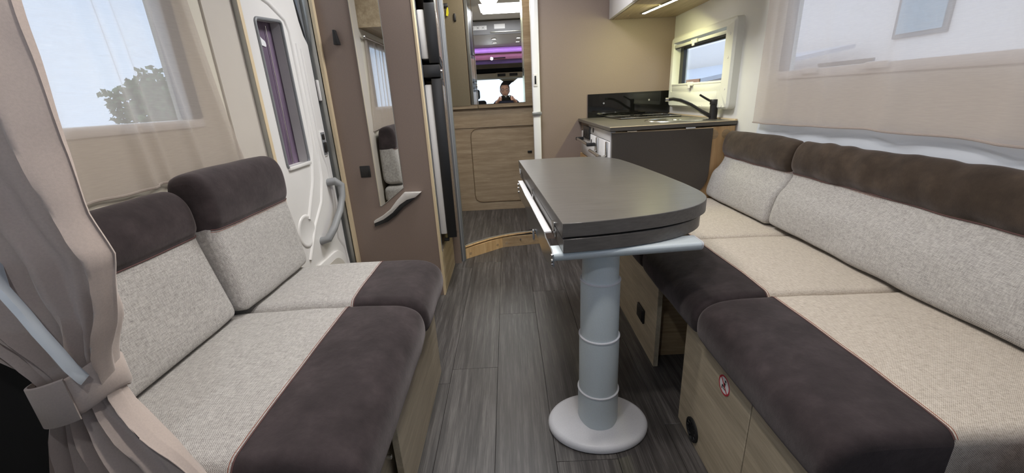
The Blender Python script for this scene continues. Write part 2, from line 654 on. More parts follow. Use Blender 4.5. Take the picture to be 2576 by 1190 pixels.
wr = thing('wall_right', (XR, 1, 0), 'white right side wall with kitchen and lounge windows', 'wall', kind=S)
for (y0, y1, z0, z1) in ((-1.4, -1.32, 0, 1.9), (-1.32, -0.30, 0, 0.74), (-1.32, -0.30, 1.46, 1.9), (-0.30, -0.05, 0, 1.9), (-0.05, 1.73, 0, 1.02), (-0.05, 1.73, 1.45, 1.9), (1.73, 2.12, 0, 1.9), (2.12, 2.75, 0, 0.99), (2.12, 2.75, 1.265, 1.9), (2.75, 3.62, 0, 1.9)):
    wpan(wr, M['white_wall'], XR, XR+.05, y0, y1, z0, z1)
# soft lining below the lounge curtain
def lin(u, v):
    y = 0.1 + u*1.72
    z = 0.62 + v*0.24
    return (XR-.004-.006*noise.noise((y*5, z*14, 1.3)) - 0.004, y, z)


MB().grid(lin, 60, 14).build('soft_lining', plain('blue_white_lining', srgb(205, 210, 218), 0.7, var=0.02), wr)

ce = thing('ceiling', (0, 1, 1.9), 'pale ceiling lining with a roof hatch', 'ceiling', kind=S)
for (x0, x1, y0, y1) in ((-0.91, 1.14, -1.4, 1.72), (-0.91, -0.23, 1.72, 2.18), (0.23, 1.14, 1.72, 2.18), (-0.91, 1.14, 2.18, 3.62)):
    MB().box(x0, x1, y0, y1, 1.90, 1.94).build('ceiling_panel', M['ceiling'], ce)
wpan(ce, M['hatch'], -0.23, 0.23, 1.72, 2.18, 1.905, 1.93, 'roof_hatch')
box('wall_rear', M['white_wall'], (-0.91, 1.14, 3.57, 3.62, 0, 1.9), label='pale rear wall behind the bathroom panelling', cat='wall', kind=S)

# brown wardrobe panel
wp = MB().box(-0.812, -0.393, 2.025, 2.055, 0, 1.9).build('wall_brown', M['laminate'], label='brown laminate panel carrying the tall mirror beside the entrance door', cat='wall', kind=S)
MB().box(-0.394, -0.385, 2.022, 2.058, 0, 1.9).build('edge_strip', M['cream_trim'], wp)
MB().box(-0.826, -0.812, 2.000, 2.035, 0, 1.9).build('edge_strip', M['cream_trim'], wp)

# kitchen partition
kp = MB().box(0.226, 1.09, 2.862, 2.892, 0, 1.9).build('wall_partition', M['laminate'], label='beige brown laminate partition behind the kitchen corner', cat='wall', kind=S)

# fridge housing side, bathroom left jamb
bj = box('trim_1', M['grey_trim'], (-0.348, -0.318, 2.505, 2.545, 0, 1.9), bev=0.006, label='grey upright door jamb left of the bathroom opening', cat='trim', kind=S)
MB().box(-0.336, -0.330, 2.499, 2.507, 0, 1.9).build('seal_strip', M['grey_plastic'], bj)
box('wall_fridge', M['laminate'], (-0.86, -0.345, 2.47, 2.505, 0, 1.9), label='brown laminate side panel between fridge and bathroom jamb', cat='wall', kind=S)
# bathroom enclosure
box('wall_bathroom', M['khaki'], (-0.855, -0.83, 2.51, 3.56, 0, 1.9), label='khaki bathroom side wall on the left', cat='wall', kind=S)

# bathroom floor on its step
bf = MB().prism([(-0.83, 2.56, 0), (-0.32, 2.56, 0), (-0.078, 2.745, 0), (0.226, 2.785, 0), (0.226, 2.9, 0), (1.08, 2.9, 0), (1.08, 3.56, 0), (-0.83, 3.56, 0)], (0, 0, 0.088)).build('floor_bathroom', M['floor_base'], label='raised dark plank bathroom floor beyond the step', cat='floor', kind=S)
for k in range(11):
    x0 = -0.83 + k*0.178
    x1 = min(x0 + 0.177, 1.08)
    def front(x):
        if x < -0.32: return 2.57
        if x < -0.078: return 2.57 + (x+0.32)/0.242*0.185
        if x < 0.226: return 2.755 + (x+0.078)/0.304*0.04
        return 2.9
    xm = [x0 + (x1-x0)*t/4 for t in range(5)]
    pts = [(x, front(x), 0.088) for x in xm] + [(x1, 3.55, 0.088), (x0, 3.55, 0.088)]
    if x0 < 0.226 < x1:
        pts = [(x0, front(x0), 0.088), (x1, 2.9, 0.088), (x1, 3.55, 0.088), (x0, 3.55, 0.088)]
    MB().prism(pts, (0, 0, 0.004)).build('plank', M['plank'], bf)
# step riser with curved nosing
st = MB().prism([(-0.325, 2.535, 0), (-0.078, 2.728, 0), (-0.078, 2.744, 0), (-0.325, 2.558, 0)], (0, 0, 0.072)).build('trim_2', M['wood_step'], label='oak step riser in front of the bathroom with round screw caps', cat='step', kind=S)
MB().prism([(-0.0775, 2.728, 0), (0.200, 2.772, 0), (0.200, 2.784, 0), (-0.0775, 2.744, 0)], (0, 0, 0.072)).build('riser_panel', M['wood'], st)
nose = [(-0.325, 2.548, 0), (-0.25, 2.62, 0), (-0.17, 2.685, 0), (-0.08, 2.735, 0), (0.02, 2.77, 0), (0.12, 2.785, 0), (0.215, 2.79, 0)]
for nm, dz, r, mm in (('nosing', 0.084, 0.0075, 'wood_step'), ('nosing_strip', 0.093, 0.004, 'alu')):
    MB().tube([(p[0]+0.003, p[1]-0.006, dz) for p in nose], r, 8).build(nm, M[mm], st)
def disc(c, nrm, r, t, name, mat, par, n=16):
    nrm = Vector(nrm).normalized()
    a = nrm.orthogonal().normalized()
    b = nrm.cross(a)
    c = Vector(c)
    pts = [c + (a*math.cos(2*PI*k/n)+b*math.sin(2*PI*k/n))*r for k in range(n)]
    return MB().prism(pts, nrm*t).build(name, mat, par)


for t in (0.14, 0.86):
    disc((-0.325+0.247*t, 2.535+0.193*t, 0.030), (0.193, -0.247, 0), 0.010, 0.0012, 'screw_cap', M['wood'], st)
for t in (0.10, 0.82):
    disc((-0.0775+0.2775*t, 2.728+0.044*t, 0.030), (0.044, -0.2775, 0), 0.010, 0.0012, 'screw_cap', M['wood_bath'], st)
disc((0.05, 2.748, 0.048), (0.044, -0.2775, 0), 0.005, 0.006, 'catch', M['chrome'], st)

# bathroom back panelling with a rounded hatch
bw = box('wall_washroom', M['wood_bath'], (-0.83, 0.30, 3.44, 3.56, 0.092, 1.9), label='oak panelled wall at the end of the bathroom with rounded hatch', cat='wall', kind=S)
MB().box(-0.83, 0.30, 3.432, 3.441, 0.785, 0.93).build('upper_rail', M['wood_bath'], bw)
hp = roundpoly([(-0.305, 0.165), (0.30, 0.165), (0.30, 0.775), (-0.305, 0.775)], [0.06, 0.0, 0.0, 0.06], 6)
MB().prism([(x, 3.4375, z) for x, z in hp], (0, 0.004, 0), ).build('hatch_panel', M['wood_bath'], bw)
edge = [(0.30, 3.436, 0.775), (-0.24, 3.436, 0.775), (-0.275, 3.436, 0.768), (-0.298, 3.436, 0.745), (-0.305, 3.436, 0.71), (-0.305, 3.436, 0.225), (-0.298, 3.436, 0.19), (-0.275, 3.436, 0.171), (-0.24, 3.436, 0.165), (0.30, 3.436, 0.165)]
MB().tube(edge, 0.0028, 6).build('hatch_edge', plain('oak_edge_dark', srgb(112, 92, 66), 0.6), bw)
box('hatch_catch', M['black'], (0.155, 0.19, 3.425, 3.440, 0.565, 0.58), bw, 0.002)

# white sliding bathroom door seen edge on
d2 = MB().box(0.172, 0.222, 2.800, 2.855, 0.095, 1.89, bev=0.008).build('door_2', M['white_gloss'], label='white bathroom sliding door standing edge-on beside the kitchen partition', cat='door', kind=S)
lt = MB().box(0.180, 0.206, 2.795, 2.801, 1.060, 1.138, bev=0.0025).build('latch_plate', M['white_plastic'], d2)
MB().box(0.187, 0.198, 2.7925, 2.7962, 1.075, 1.125, bev=0.001).build('latch_slot', M['black'], lt)
MB().box(0.165, 0.228, 2.786, 2.801, 0.884, 0.905, bev=0.003).build('strap_catch', M['alu'], d2)

# ------------------------------------------------------------------ entrance door in the left wall
XD = -0.852
door = MB()
T = -0.045
def dpr(pts, x=XD, t=T, bev=0.0):
    return door.prism([(x, y, z) for y, z in pts], (t, 0, 0), bev)


dpr([(1.512, 0.02), (1.59, 0.02), (1.59, 1.76), (1.512, 1.76)])
dpr([(1.765, 0.02), (1.972, 0.02), (1.972, 1.262), (1.945, 1.295), (1.926, 1.35), (1.914, 1.42), (1.895, 1.52), (1.85, 1.62), (1.765, 1.70)])
dpr([(1.59, 0.02), (1.765, 0.02), (1.765, 0.787), (1.59, 0.787)])
dpr([(1.59, 1.305), (1.765, 1.318), (1.765, 1.70), (1.59, 1.76)])
d1 = door.build('door_1', M['white_plastic'], label='white moulded entrance door with a narrow purple-blinded window', cat='door', kind=S)
# window recess
MB().prism([(XD-.002, 1.765, 0.787), (XD-.038, 1.765, 0.787), (XD-.038, 1.765, 1.318), (XD-.002, 1.765, 1.318)], (0, -0.004, 0)).build('window_reveal', plain('pale_grey_reveal', srgb(178, 176, 176), 0.5), d1)
fr = roundpoly([(1.586, 0.785), (1.768, 0.785), (1.768, 1.322), (1.586, 1.305)], 0.018, 4)
MB().tube([(XD+.001, y, z) for y, z in fr] + [(XD+.001, *fr[0])], 0.006, 8).build('window_gasket', M['grey_trim'], d1)
MB().prism([(XD-.040, 1.588, 0.786), (XD-.040, 1.766, 0.786), (XD-.040, 1.766, 1.318), (XD-.040, 1.588, 1.305)], (-0.004, 0, 0)).build('door_blind', M['purple_blind'], d1, label='purple tinted door window blind')
MB().tube([(XD-.034, 1.700, 0.79), (XD-.034, 1.715, 1.30)], 0.002, 6).build('blind_rail', M['chrome'], d1)
MB().box(XD-.01, XD+.010, 1.590, 1.770, 0.776, 0.790, bev=0.003).build('window_sill', M['white_plastic'], d1)
MB().lathe([(0.004, 0), (0.004, 0.003), (0.001, 0.004)], (XD-.036, 1.60, 0.80), 'x', 10).build('blind_button', M['sticker'], d1)
MB().prism([(XD-.039, y, z) for y, z in roundpoly([(1.60, 1.285), (1.665, 1.23), (1.70, 1.225), (1.70, 1.245), (1.672, 1.255), (1.64, 1.295)], 0.012, 3)], (0.002, 0, 0)).build('hinge_tab', M['sticker'], d1)
# raised mouldings
def rib(pts, w, h=0.007, x=XD):
    ps = [Vector((0, y, z)) for y, z in pts]
    mb = MB()
    rings = []
    for i, p in enumerate(ps):
        t = (ps[min(i+1, len(ps)-1)] - ps[max(i-1, 0)]).normalized()
        n = Vector((0, -t.z, t.y))
        rings.append([Vector((x-.002, p.y, p.z))+n*w, Vector((x+h*.7, p.y, p.z))+n*w*.6, Vector((x+h, p.y, p.z))+n*w*.25, Vector((x+h, p.y, p.z))-n*w*.25, Vector((x+h*.7, p.y, p.z))-n*w*.6, Vector((x-.002, p.y, p.z))-n*w])
    return mb.rings(rings, closed=True).build('moulding', M['white_plastic'], d1, angle=60)


rib([(1.56, 1.400), (1.70, 1.375), (1.80, 1.335), (1.822, 1.29), (1.822, 0.95), (1.815, 0.84), (1.76, 0.70), (1.66, 0.56)], 0.012)
rib([(1.862, 1.255), (1.862, 0.80), (1.850, 0.70), (1.80, 0.60), (1.70, 0.52), (1.60, 0.40)], 0.010)
rib([(1.895, 1.24), (1.895, 0.88), (1.905, 0.80), (1.93, 0.74), (1.935, 0.60), (1.90, 0.40), (1.95, 0.34), (1.965, 0.22)], 0.009)
MB().lathe([(0.070, -0.001), (0.068, 0.003), (0.061, 0.0045), (0.054, 0.003), (0.050, 0.001), (0.001, 0.001)], (XD, 1.625, 0.520), 'x', 36).build('round_boss', M['white_plastic'], d1, angle=70)
# door pull
hd = MB().tube([(XD-.01, 1.902, 0.668), (XD+.030, 1.912, 0.672), (XD+.050, 1.925, 0.650), (XD+.052, 1.915, 0.60), (XD+.050, 1.86, 0.54), (XD+.046, 1.78, 0.485), (XD+.030, 1.735, 0.447), (XD-.005, 1.728, 0.44)], [0.018, 0.019, 0.018, 0.015, 0.015, 0.016, 0.017, 0.018], 10).build('door_pull', M['grey_plastic'], d1, label='long grey plastic pull handle')
lr = MB().box(XD-.004, XD+.006, 1.905, 1.958, 0.785, 0.902, bev=0.006).build('latch_surround', M['white_plastic'], d1)
MB().box(XD+.004, XD+.0075, 1.912, 1.951, 0.793, 0.894, bev=0.003).build('latch_recess', M['grey_trim'], lr)
MB().box(XD+.006, XD+.013, 1.918, 1.945, 0.805, 0.850, bev=0.003).build('latch_lever', M['black'], lr)
MB().box(XD+.006, XD+.010, 1.918, 1.945, 0.862, 0.886, bev=0.003).build('latch_lever', M['black'], lr)
# storage pocket at the bottom
pk = MB()
pp = roundpoly([(1.60, 0.0), (1.93, 0.0), (1.93, 0.27), (1.86, 0.335), (1.60, 0.335)], [0, 0, 0.04, 0.05, 0.03], 4)
pk.prism([(XD-.001, y, z+0.02) for y, z in pp], (0.012, 0, 0), 0.003)
pk.build('pocket_rim', M['white_plastic'], d1)
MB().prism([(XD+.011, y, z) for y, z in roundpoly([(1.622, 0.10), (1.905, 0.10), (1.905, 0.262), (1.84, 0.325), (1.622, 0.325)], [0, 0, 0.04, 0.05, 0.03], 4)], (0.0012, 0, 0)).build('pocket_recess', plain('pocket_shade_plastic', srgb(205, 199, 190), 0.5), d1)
MB().box(XD+.012, XD+.06, 1.66, 1.96, 0.07, 0.238, bev=0.03, seg=4).build('storage_bin', M['white_plastic'], d1)

# door frame
t3 = MB().box(XL-.05, XD+.016, 1.481, 1.500, 0, 1.9, bev=0.003).build('trim_3', M['cream_trim'], label='cream metal frame strip on the near side of the entrance door', cat='trim', kind=S)
MB().box(XL-.03, XD+.014, 1.4785, 1.4815, 0, 1.9).build('frame_bead', M['alu'], t3)
MB().box(XL-.03, XD+.003, 1.500, 1.512, 0, 1.9).build('door_seal', M['rubber'], t3)
t4 = MB().box(XL-.05, XD-.012, 1.974, 2.016, 0, 1.9).build('trim_4', M['grey_trim'], label='grey and metal frame on the far side of the entrance door', cat='trim', kind=S)
MB().box(XD-.012, XD+.022, 1.996, 2.010, 0, 1.9, bev=0.003).build('frame_bead', M['alu'], t4)
MB().box(XD-.002, XD+.010, 1.978, 1.995, 1.03, 1.12, bev=0.004).build('strike_plate', M['white_plastic'], t4)
MB().tube([(XD-.01, 1.93, 1.45), (XD-.004, 1.942, 1.36), (XD-.006, 1.962, 1.30), (XD-.01, 1.975, 1.25)], 0.006, 6).build('door_seal', M['rubber'], t4)
box('trim_5', M['white_wall'], (XL-.05, XL, 1.51, 1.98, 1.765, 1.9), label='white header above the entrance door', cat='trim', kind=S)

# ------------------------------------------------------------------ things on the brown panel
YB = 2.025
mi = thing('wall_mirror', (-0.60, YB, 0.515), 'tall frameless mirror with a slanted lower edge on the brown panel', 'mirror')
mp = [(-0.664, 0.515), (-0.655, 0.514), (-0.534, 0.602), (-0.534, 1.88), (-0.664, 1.88)]
MB().prism([(x, YB-.004, z) for x, z in mp], (0, 0.0035, 0)).build('mirror_glass', M['mirror'], mi)
MB().tube([(x, YB-.004, z) for x, z in mp] + [(mp[0][0], YB-.004, mp[0][1])], 0.0016, 6).build('mirror_rim', M['alu'], mi)
hk = MB().prism([(-0.752, YB, 1.262), (-0.726, YB, 1.262), (-0.738, YB, 1.322), (-0.748, YB, 1.322)], (0, -0.022, 0), 0.002).build('coat_hook', M['black'], label='small black tapered coat hook on the brown panel', cat='hook')
sw = MB().box(-0.735, -0.686, YB-.007, YB, 0.664, 0.720, bev=0.0025).build('light_switch', M['black'], label='square black light switch on brown panel left of mirror', cat='switch')
MB().box(-0.728, -0.693, YB-.010, YB-.006, 0.671, 0.713, bev=0.0015).build('rocker', M['matt_black'], sw)
gh = thing('grab_handle', (-0.57, YB, 0.43), 'curved silver and black grab handle below the tall mirror', 'handle')
top = [(-0.700, 0.445), (-0.655, 0.468), (-0.61, 0.500), (-0.57, 0.545), (-0.53, 0.582), (-0.445, 0.580), (-0.475, 0.556), (-0.520, 0.545), (-0.56, 0.520), (-0.60, 0.482), (-0.65, 0.450), (-0.700, 0.432)]
MB().prism([(x, YB-.001, z) for x, z in top], (0, -0.030, 0), 0.003).build('grip_top', M['satin'], gh)
bot = [(-0.700, 0.431), (-0.65, 0.449), (-0.60, 0.481), (-0.56, 0.519), (-0.520, 0.544), (-0.476, 0.554), (-0.50, 0.535), (-0.54, 0.510), (-0.585, 0.468), (-0.63, 0.438), (-0.700, 0.414)]
MB().prism([(x, YB-.001, z) for x, z in bot], (0, -0.026, 0), 0.002).build('grip_underside', M['black'], gh)

# ------------------------------------------------------------------ fridge beyond the panel
fg = thing('fridge', (-0.6, 2.25, 0.20), 'black two door fridge freezer beside the brown panel with doors ajar', 'fridge')
MB().box(-0.84, -0.440, 2.075, 2.455, 0.24, 1.88).build('cabinet_body', M['black'], fg)
MB().box(-0.402, -0.384, 2.062, 2.075, 0.24, 1.88).build('side_gasket', M['grey_trim'], fg)
def fdoor(z0, z1, nm, ang):
    piv = (-0.302, 2.09, z0)
    dr = MB().box(-0.352, -0.302, 2.09, 2.46, z0, z1, bev=0.004, rotz=ang, piv=piv).build(nm, M['black'], fg)
    MB().box(-0.386, -0.352, 2.10, 2.45, z0+.02, z1-.025, bev=0.006, rotz=ang, piv=piv).build('door_liner', M['white_plastic'], dr)
    MB().box(-0.302, -0.2995, 2.115, 2.445, z0+.03, z1-.03, rotz=ang, piv=piv).build('door_panel', plain('fridge_front_reflection', srgb(128, 112, 98), 0.25), dr)  # brown colour stands in for wood reflected in the glossy dark front
    return dr


fdoor(0.305, 1.105, 'lower_door', math.radians(6.3))
fdoor(1.172, 1.425, 'upper_door', math.radians(6.3))
cp = MB().box(-0.392, -0.304, 2.088, 2.46, 1.110, 1.166, bev=0.004, rotz=math.radians(6.3), piv=(-0.302, 2.09, 1.11)).build('control_panel', M['black'], fg)
MB().lathe([(0.008, 0), (0.007, 0.008), (0.003, 0.009)], (-0.308, 2.13, 1.138), 'x', 14).build('control_knob', M['chrome'], cp)
MB().box(-0.352, -0.305, 2.088, 2.46, 1.44, 1.86, bev=0.004, rotz=math.radians(6.3), piv=(-0.302, 2.09, 1.44)).build('upper_vent_panel', M['black'], fg)
MB().box(-0.372, -0.345, 2.090, 2.110, 0.285, 0.300, bev=0.003).build('hinge', M['black'], fg)
fw = box('fridge_plinth', M['wood_y'], (-0.84, -0.385, 2.06, 2.46, 0.0, 0.235), label='oak plinth below the fridge', cat='plinth')

# ------------------------------------------------------------------ bathroom cabinet and mirror
mc = thing('mirror_cabinet', (-0.1, 3.41, 0.94), 'wood framed mirror cabinet reflecting the cab, inside the bathroom', 'cabinet')
MB().box(-0.828, 0.2125, 3.4250, 3.4395, 0.9416, 1.8950).build('cabinet_box', M['wood_bath'], mc)
dr = MB().box(-0.2231, 0.2083, 3.4030, 3.4240, 0.9341, 1.8950, bev=0.001).build('door', M['wood_bath'], mc)
MB().box(-0.2228, 0.1360, 3.3990, 3.4030, 0.9639, 1.8950).build('mirror_panel', M['mirror'], dr)
MB().box(0.1360, 0.1509, 3.3985, 3.4030, 0.9639, 1.8950).build('bevel_strip', plain('mirror_bevel', (0.75, 0.78, 0.62, 1), 0.1, 1.0, var=0.0), dr)
MB().box(0.1381, 0.1456, 3.3960, 3.3988, 1.1572, 1.2104).build('pull', M['black'], dr)
dl = MB().box(-0.828, -0.2274, 3.4030, 3.4240, 0.9341, 1.8950, bev=0.001).build('door', M['wood_bath'], mc)
MB().box(-0.2816, -0.2276, 3.3990, 3.4030, 0.9639, 1.8950).build('mirror_panel', M['mirror'], dl)
MB().box(-0.8712, -0.2848, 3.3990, 3.4030, 0.9575, 1.8950).build('door_panel', M['khaki'], dl, label='khaki door front coloured like a mirror reflection')  # flat khaki painted in place of the wall reflected by a mirror door
rk = thing('towel_rail', (-0.43, 3.385, 1.64), 'small black towel rail on the khaki bathroom cabinet front', 'rail')
MB().box(-0.4888, -0.3910, 3.3720, 3.3840, 1.6503, 1.6757, bev=0.004).build('bar', M['black'], rk)
MB().box(-0.4569, -0.4409, 3.3840, 3.4000, 1.6545, 1.6715).build('mount', M['black'], rk)
MB().prism([(x*1.0625, 3.376, 1+(z-1)*1.0625) for x, z in ((-0.386, 1.560), (-0.372, 1.556), (-0.366, 1.575), (-0.367, 1.608), (-0.372, 1.611), (-0.380, 1.595))], (0, 0.004, 0)).build('paper_tag', M['yellow'], label='bright yellow tag hanging from the black towel rail', cat='tag')
MB().box(-0.3570, -0.3400, 3.3800, 3.4000, 1.5578, 1.6078, bev=0.003).build('robe_hook', M['black'], label='small black robe hook on the khaki cabinet front', cat='hook')
# toilet, only a sliver shows past the jamb
to = thing('toilet', (-0.55, 3.2, 0.092), 'white toilet bowl half hidden behind the grey bathroom jamb', 'toilet')
MB().lathe([(0.11, 0), (0.10, 0.05), (0.10, 0.15), (0.15, 0.28), (0.165, 0.33), (0.16, 0.335)], (-0.585, 3.17, 0.092), 'z', 28, 1.0, 1.15).build('bowl', M['white_gloss'], to)
MB().lathe([(0.165, 0.336), (0.175, 0.345), (0.172, 0.375), (0.12, 0.395), (0.01, 0.40)], (-0.585, 3.17, 0.092), 'z', 28, 1.0, 1.15).build('lid', M['white_gloss'], to)
MB().box(-0.75, -0.50, 3.35, 3.425, 0.092, 0.62, bev=0.02).build('cistern', M['white_gloss'], to)

# ------------------------------------------------------------------ kitchen
KX, KY = 0.478, 2.0
kc = thing('kitchen_cabinet', (0.78, 2.4, 0), 'kitchen base cabinet with white drawer fronts and oak end panel', 'cabinet')
MB().box(0.513, 1.085, KY+.004, KY+.022, 0.0, 0.822).build('end_panel', M['wood_z'], kc)
MB().box(0.4885, 0.513, KY+.004, KY+.012, 0.0, 0.822).build('edge_strip', M['white_gloss'], kc)
MB().box(0.512, 1.085, KY+.022, 2.855, 0.0, 0.822).build('carcass', M['white_gloss'], kc)
MB().box(0.491, 0.512, 2.013, 2.56, 0.775, 0.8215, bev=0.0015).build('fascia', M['white_gloss'], kc)
MB().box(0.497, 0.512, 2.564, 2.852, 0.775, 0.8215).build('fascia', M['laminate'], kc)
sk = MB().box(0.482, 0.4905, 2.50, 2.70, 0.738, 0.812, bev=0.003).build('oven_control', M['black'], kc)
for k in range(3):
    MB().box(0.479, 0.483, 2.525+k*.055, 2.545+k*.055, 0.755, 0.795, bev=0.001).build('control_key', M['matt_black'], sk)
MB().lathe([(0.014, 0), (0.012, -0.003), (0.002, -0.003)], (0.491, 2.42, 0.800), 'x', 18).build('socket_button', M['black'], kc)
dw = MB().box(0.490, 0.511, 2.352, 2.800, 0.628, 0.772, bev=0.003).build('drawer', M['white_gloss'], kc)
MB().box(0.4875, 0.4905, 2.455, 2.475, 0.708, 0.745, bev=0.001).build('lock', M['black'], dw)
MB().tube([(0.448, 2.72, 0.727), (0.448, 2.37, 0.727)], 0.008, 10).build('handle', M['chrome'], dw)
MB().box(0.440, 0.489, 2.345, 2.370, 0.718, 0.737, bev=0.003).build('handle_end', M['black'], dw)
MB().box(0.440, 0.489, 2.712, 2.736, 0.718, 0.737, bev=0.003).build('handle_end', M['black'], dw)
d5 = MB().box(0.490, 0.511, 2.016, 2.346, 0.110, 0.772, bev=0.003).build('door', M['white_gloss'], kc)
for yy in (2.285, 2.058):
    MB().box(0.479, 0.490, yy-.013, yy+.013, 0.658, 0.772, bev=0.004).build('handle_plate', M['chrome'], d5)
    MB().tube([(0.482, yy, 0.702), (0.462, yy, 0.697), (0.448, yy-.004, 0.702)], 0.006, 8).build('handle_arm', M['chrome'], d5)
MB().tube([(0.447, 2.300, 0.703), (0.447, 2.040, 0.703)], 0.008, 10).build('handle', M['chrome'], d5)
MB().box(0.490, 0.511, 2.352, 2.850, 0.340, 0.622, bev=0.002).build('oven_door', M['wood_z'], kc)
MB().box(0.490, 0.511, 2.352, 2.850, 0.100, 0.334, bev=0.002).build('lower_drawer', M['wood_z'], kc)
for xx in (0.985, 1.045):
    disc((xx, KY+.004, 0.785), (0, -1, 0), 0.022, 0.001, 'screw_cap', M['wood'], kc, 20)

wt = thing('worktop', (0.78, 2.4, 0.826), 'dark grey kitchen worktop with a light edge line', 'worktop')
wpts = [(0.476, 2.855), (0.474, 1.955), (1.086, 1.995), (1.086, 2.855)]
MB().prism([(x, y, 0.828) for x, y in wpts], (0, 0, 0.018), 0.0015, 1).build('slab', M['counter'], wt)
MB().tube([(0.474, 1.9548, 0.8462), (1.086, 1.9948, 0.8462)], 0.0016, 6).build('edge_bead', M['cream_trim'], wt)
MB().box(1.078, 1.088, 2.0, 2.85, 0.846, 0.852).build('upstand', M['cream_trim'], wt)
# folding flap
fp = thing('worktop_flap', (0.73, 1.99, 0.49), 'dark fold-down worktop flap hanging at the kitchen end', 'flap')
fpoly = roundpoly([(0.492, 0.818), (0.492, 0.488), (0.968, 0.488), (0.970, 0.818)], [0, 0, 0.13, 0.0], 8)
MB().prism([(x, 1.998, z) for x, z in fpoly], (0, -0.016, 0), 0.001, 1).build('flap_board', M['flap'], fp)
MB().tube([(0.492, 1.982, 0.8185), (0.970, 1.982, 0.8185)], 0.0012, 6).build('edge_bead', M['cream_trim'], fp)
for xx in (0.560, 0.835):
    MB().tube([(xx, 1.975, 0.8235), (xx+.045, 1.975, 0.8235)], 0.0042, 8).build('hinge', M['chrome'], fp)

# splashback
sb = MB().box(0.540, 1.083, 2.852, 2.860, 0.848, 0.995).build('splashback', M['gloss_black'], label='glossy black splashback panel behind the hob', cat='splashback')
for xx, zz in ((0.645, 0.935), (0.945, 0.942)):
    disc((xx, 2.852, zz), (0, -1, 0), 0.006, 0.003, 'screw', M['chrome'], sb, 12)

# hob
hb = thing('hob', (0.8, 2.64, 0.846), 'black glass gas hob set into the back of the worktop', 'hob')
hpts = roundpoly([(0.665, 2.50), (1.03, 2.50), (1.03, 2.80), (0.640, 2.80)], 0.015, 3)
MB().prism([(x, y, 0.846) for x, y in hpts], (0, 0, 0.006), 0.001, 1).build('glass_top', M['gloss_black'], hb)
rim = [(x, y, 0.8525) for x, y in hpts]
MB().tube(rim + [rim[0]], 0.003, 6).build('rim', M['chrome'], hb)
for cx, cy, rr in ((0.75, 2.60, 0.05), (0.93, 2.62, 0.06), (0.84, 2.73, 0.045)):
    bn = MB().lathe([(rr*.55, 0), (rr*.55, 0.002), (rr*.35, 0.003), (0.002, 0.003)], (cx, cy, 0.852), 'z', 20).build('burner', M['matt_black'], hb)
    for a in range(4):
        c, s_ = math.cos(a*PI/2+.78), math.sin(a*PI/2+.78)
        MB().tube([(cx+c*rr*.6, cy+s_*rr*.6, 0.8545), (cx+c*rr*1.2, cy+s_*rr*1.2, 0.8545)], 0.0025, 6).build('pan_support', M['matt_black'], bn)

# sink
si = thing('sink', (0.90, 2.22, 0.80), 'oval stainless steel sink in the near end of the worktop', 'sink')
MB().lathe([(0.135, 0.845), (0.139, 0.849), (0.144, 0.8505), (0.152, 0.8495), (0.154, 0.8465)], (0.895, 2.235, 0), 'z', 48, 1.08, 0.95).build('rim', M['sink_steel'], si)
MB().lathe([(0.137, 0.8475), (0.130, 0.8466), (0.118, 0.8464), (0.03, 0.8463), (0.002, 0.8462)], (0.895, 2.235, 0), 'z', 48, 1.08, 0.95).build('bowl', M['sink_steel'], si)
MB().lathe([(0.024, 0.847), (0.022, 0.850), (0.003, 0.851)], (0.895, 2.235, 0), 'z', 20).build('drain', M['chrome'], si)

# faucet
fa = thing('kitchen_tap', (1.045, 2.15, 0.846), 'matt black mixer tap with a long slanted spout beside the sink', 'tap')
MB().lathe([(0.021, 0), (0.021, 0.004), (0.0185, 0.006), (0.0185, 0.070)], (1.043, 2.15, 0.846), 'z', 24).build('body', M['matt_black'], fa)
MB().lathe([(0.0205, 0.071), (0.0215, 0.074), (0.0215, 0.094), (0.020, 0.096)], (1.043, 2.15, 0.846), 'z', 24).build('cap', M['matt_black'], fa)
sp = MB().tube([(1.028, 2.15, 0.862), (0.985, 2.155, 0.886), (0.93, 2.165, 0.922), (0.88, 2.175, 0.945), (0.845, 2.18, 0.953), (0.815, 2.185, 0.952)], [0.010, 0.0095, 0.009, 0.0088, 0.0085, 0.008], 12).build('spout', M['matt_black'], fa)
MB().tube([(0.823, 2.184, 0.951), (0.808, 2.186, 0.951)], 0.0095, 12).build('nozzle', M['chrome'], sp)
MB().tube([(1.033, 2.15, 0.930), (1.00, 2.15, 0.947), (0.966, 2.15, 0.967)], [0.006, 0.0055, 0.005], 10).build('lever', M['matt_black'], fa)

# overhead cabinet with led strip
oc = thing('overhead_cabinet', (0.9, 2.2, 1.43), 'white fronted overhead cabinet with oak underside above the kitchen', 'cabinet')
MB().box(0.690, 1.088, 1.87, 2.858, 1.4302, 1.442).build('underside', M['wood_y'], oc)
MB().box(0.690, 1.088, 1.87, 2.858, 1.442, 1.895).build('carcass', M['white_wall'], oc)
for k in range(2):
    MB().box(0.668, 0.690, 1.87+k*.495, 2.36+k*.495, 1.432, 1.892, bev=0.003).build('door', M['white_gloss'], oc)
for k, (xx, yy) in enumerate(((0.755, 2.74), (0.735, 2.30), (1.05, 2.30))):
    disc((xx, yy, 1.4302), (0, 0, -1), 0.006, 0.001, 'screw_cap', M['cream_trim'], oc, 10)
ls = thing('led_strip', (0.865, 2.38, 1.42), 'slim glowing strip light under the overhead kitchen cabinet', 'light')
MB().box(0.858, 0.872, 2.10, 2.66, 1.4215, 1.4235, rotz=math.radians(9), piv=(0.865, 2.38, 1.42)).build('diffuser', M['led'], ls)
MB().box(0.853, 0.877, 2.08, 2.68, 1.4236, 1.4302, rotz=math.radians(9), piv=(0.865, 2.38, 1.42)).build('housing', M['alu'], ls)

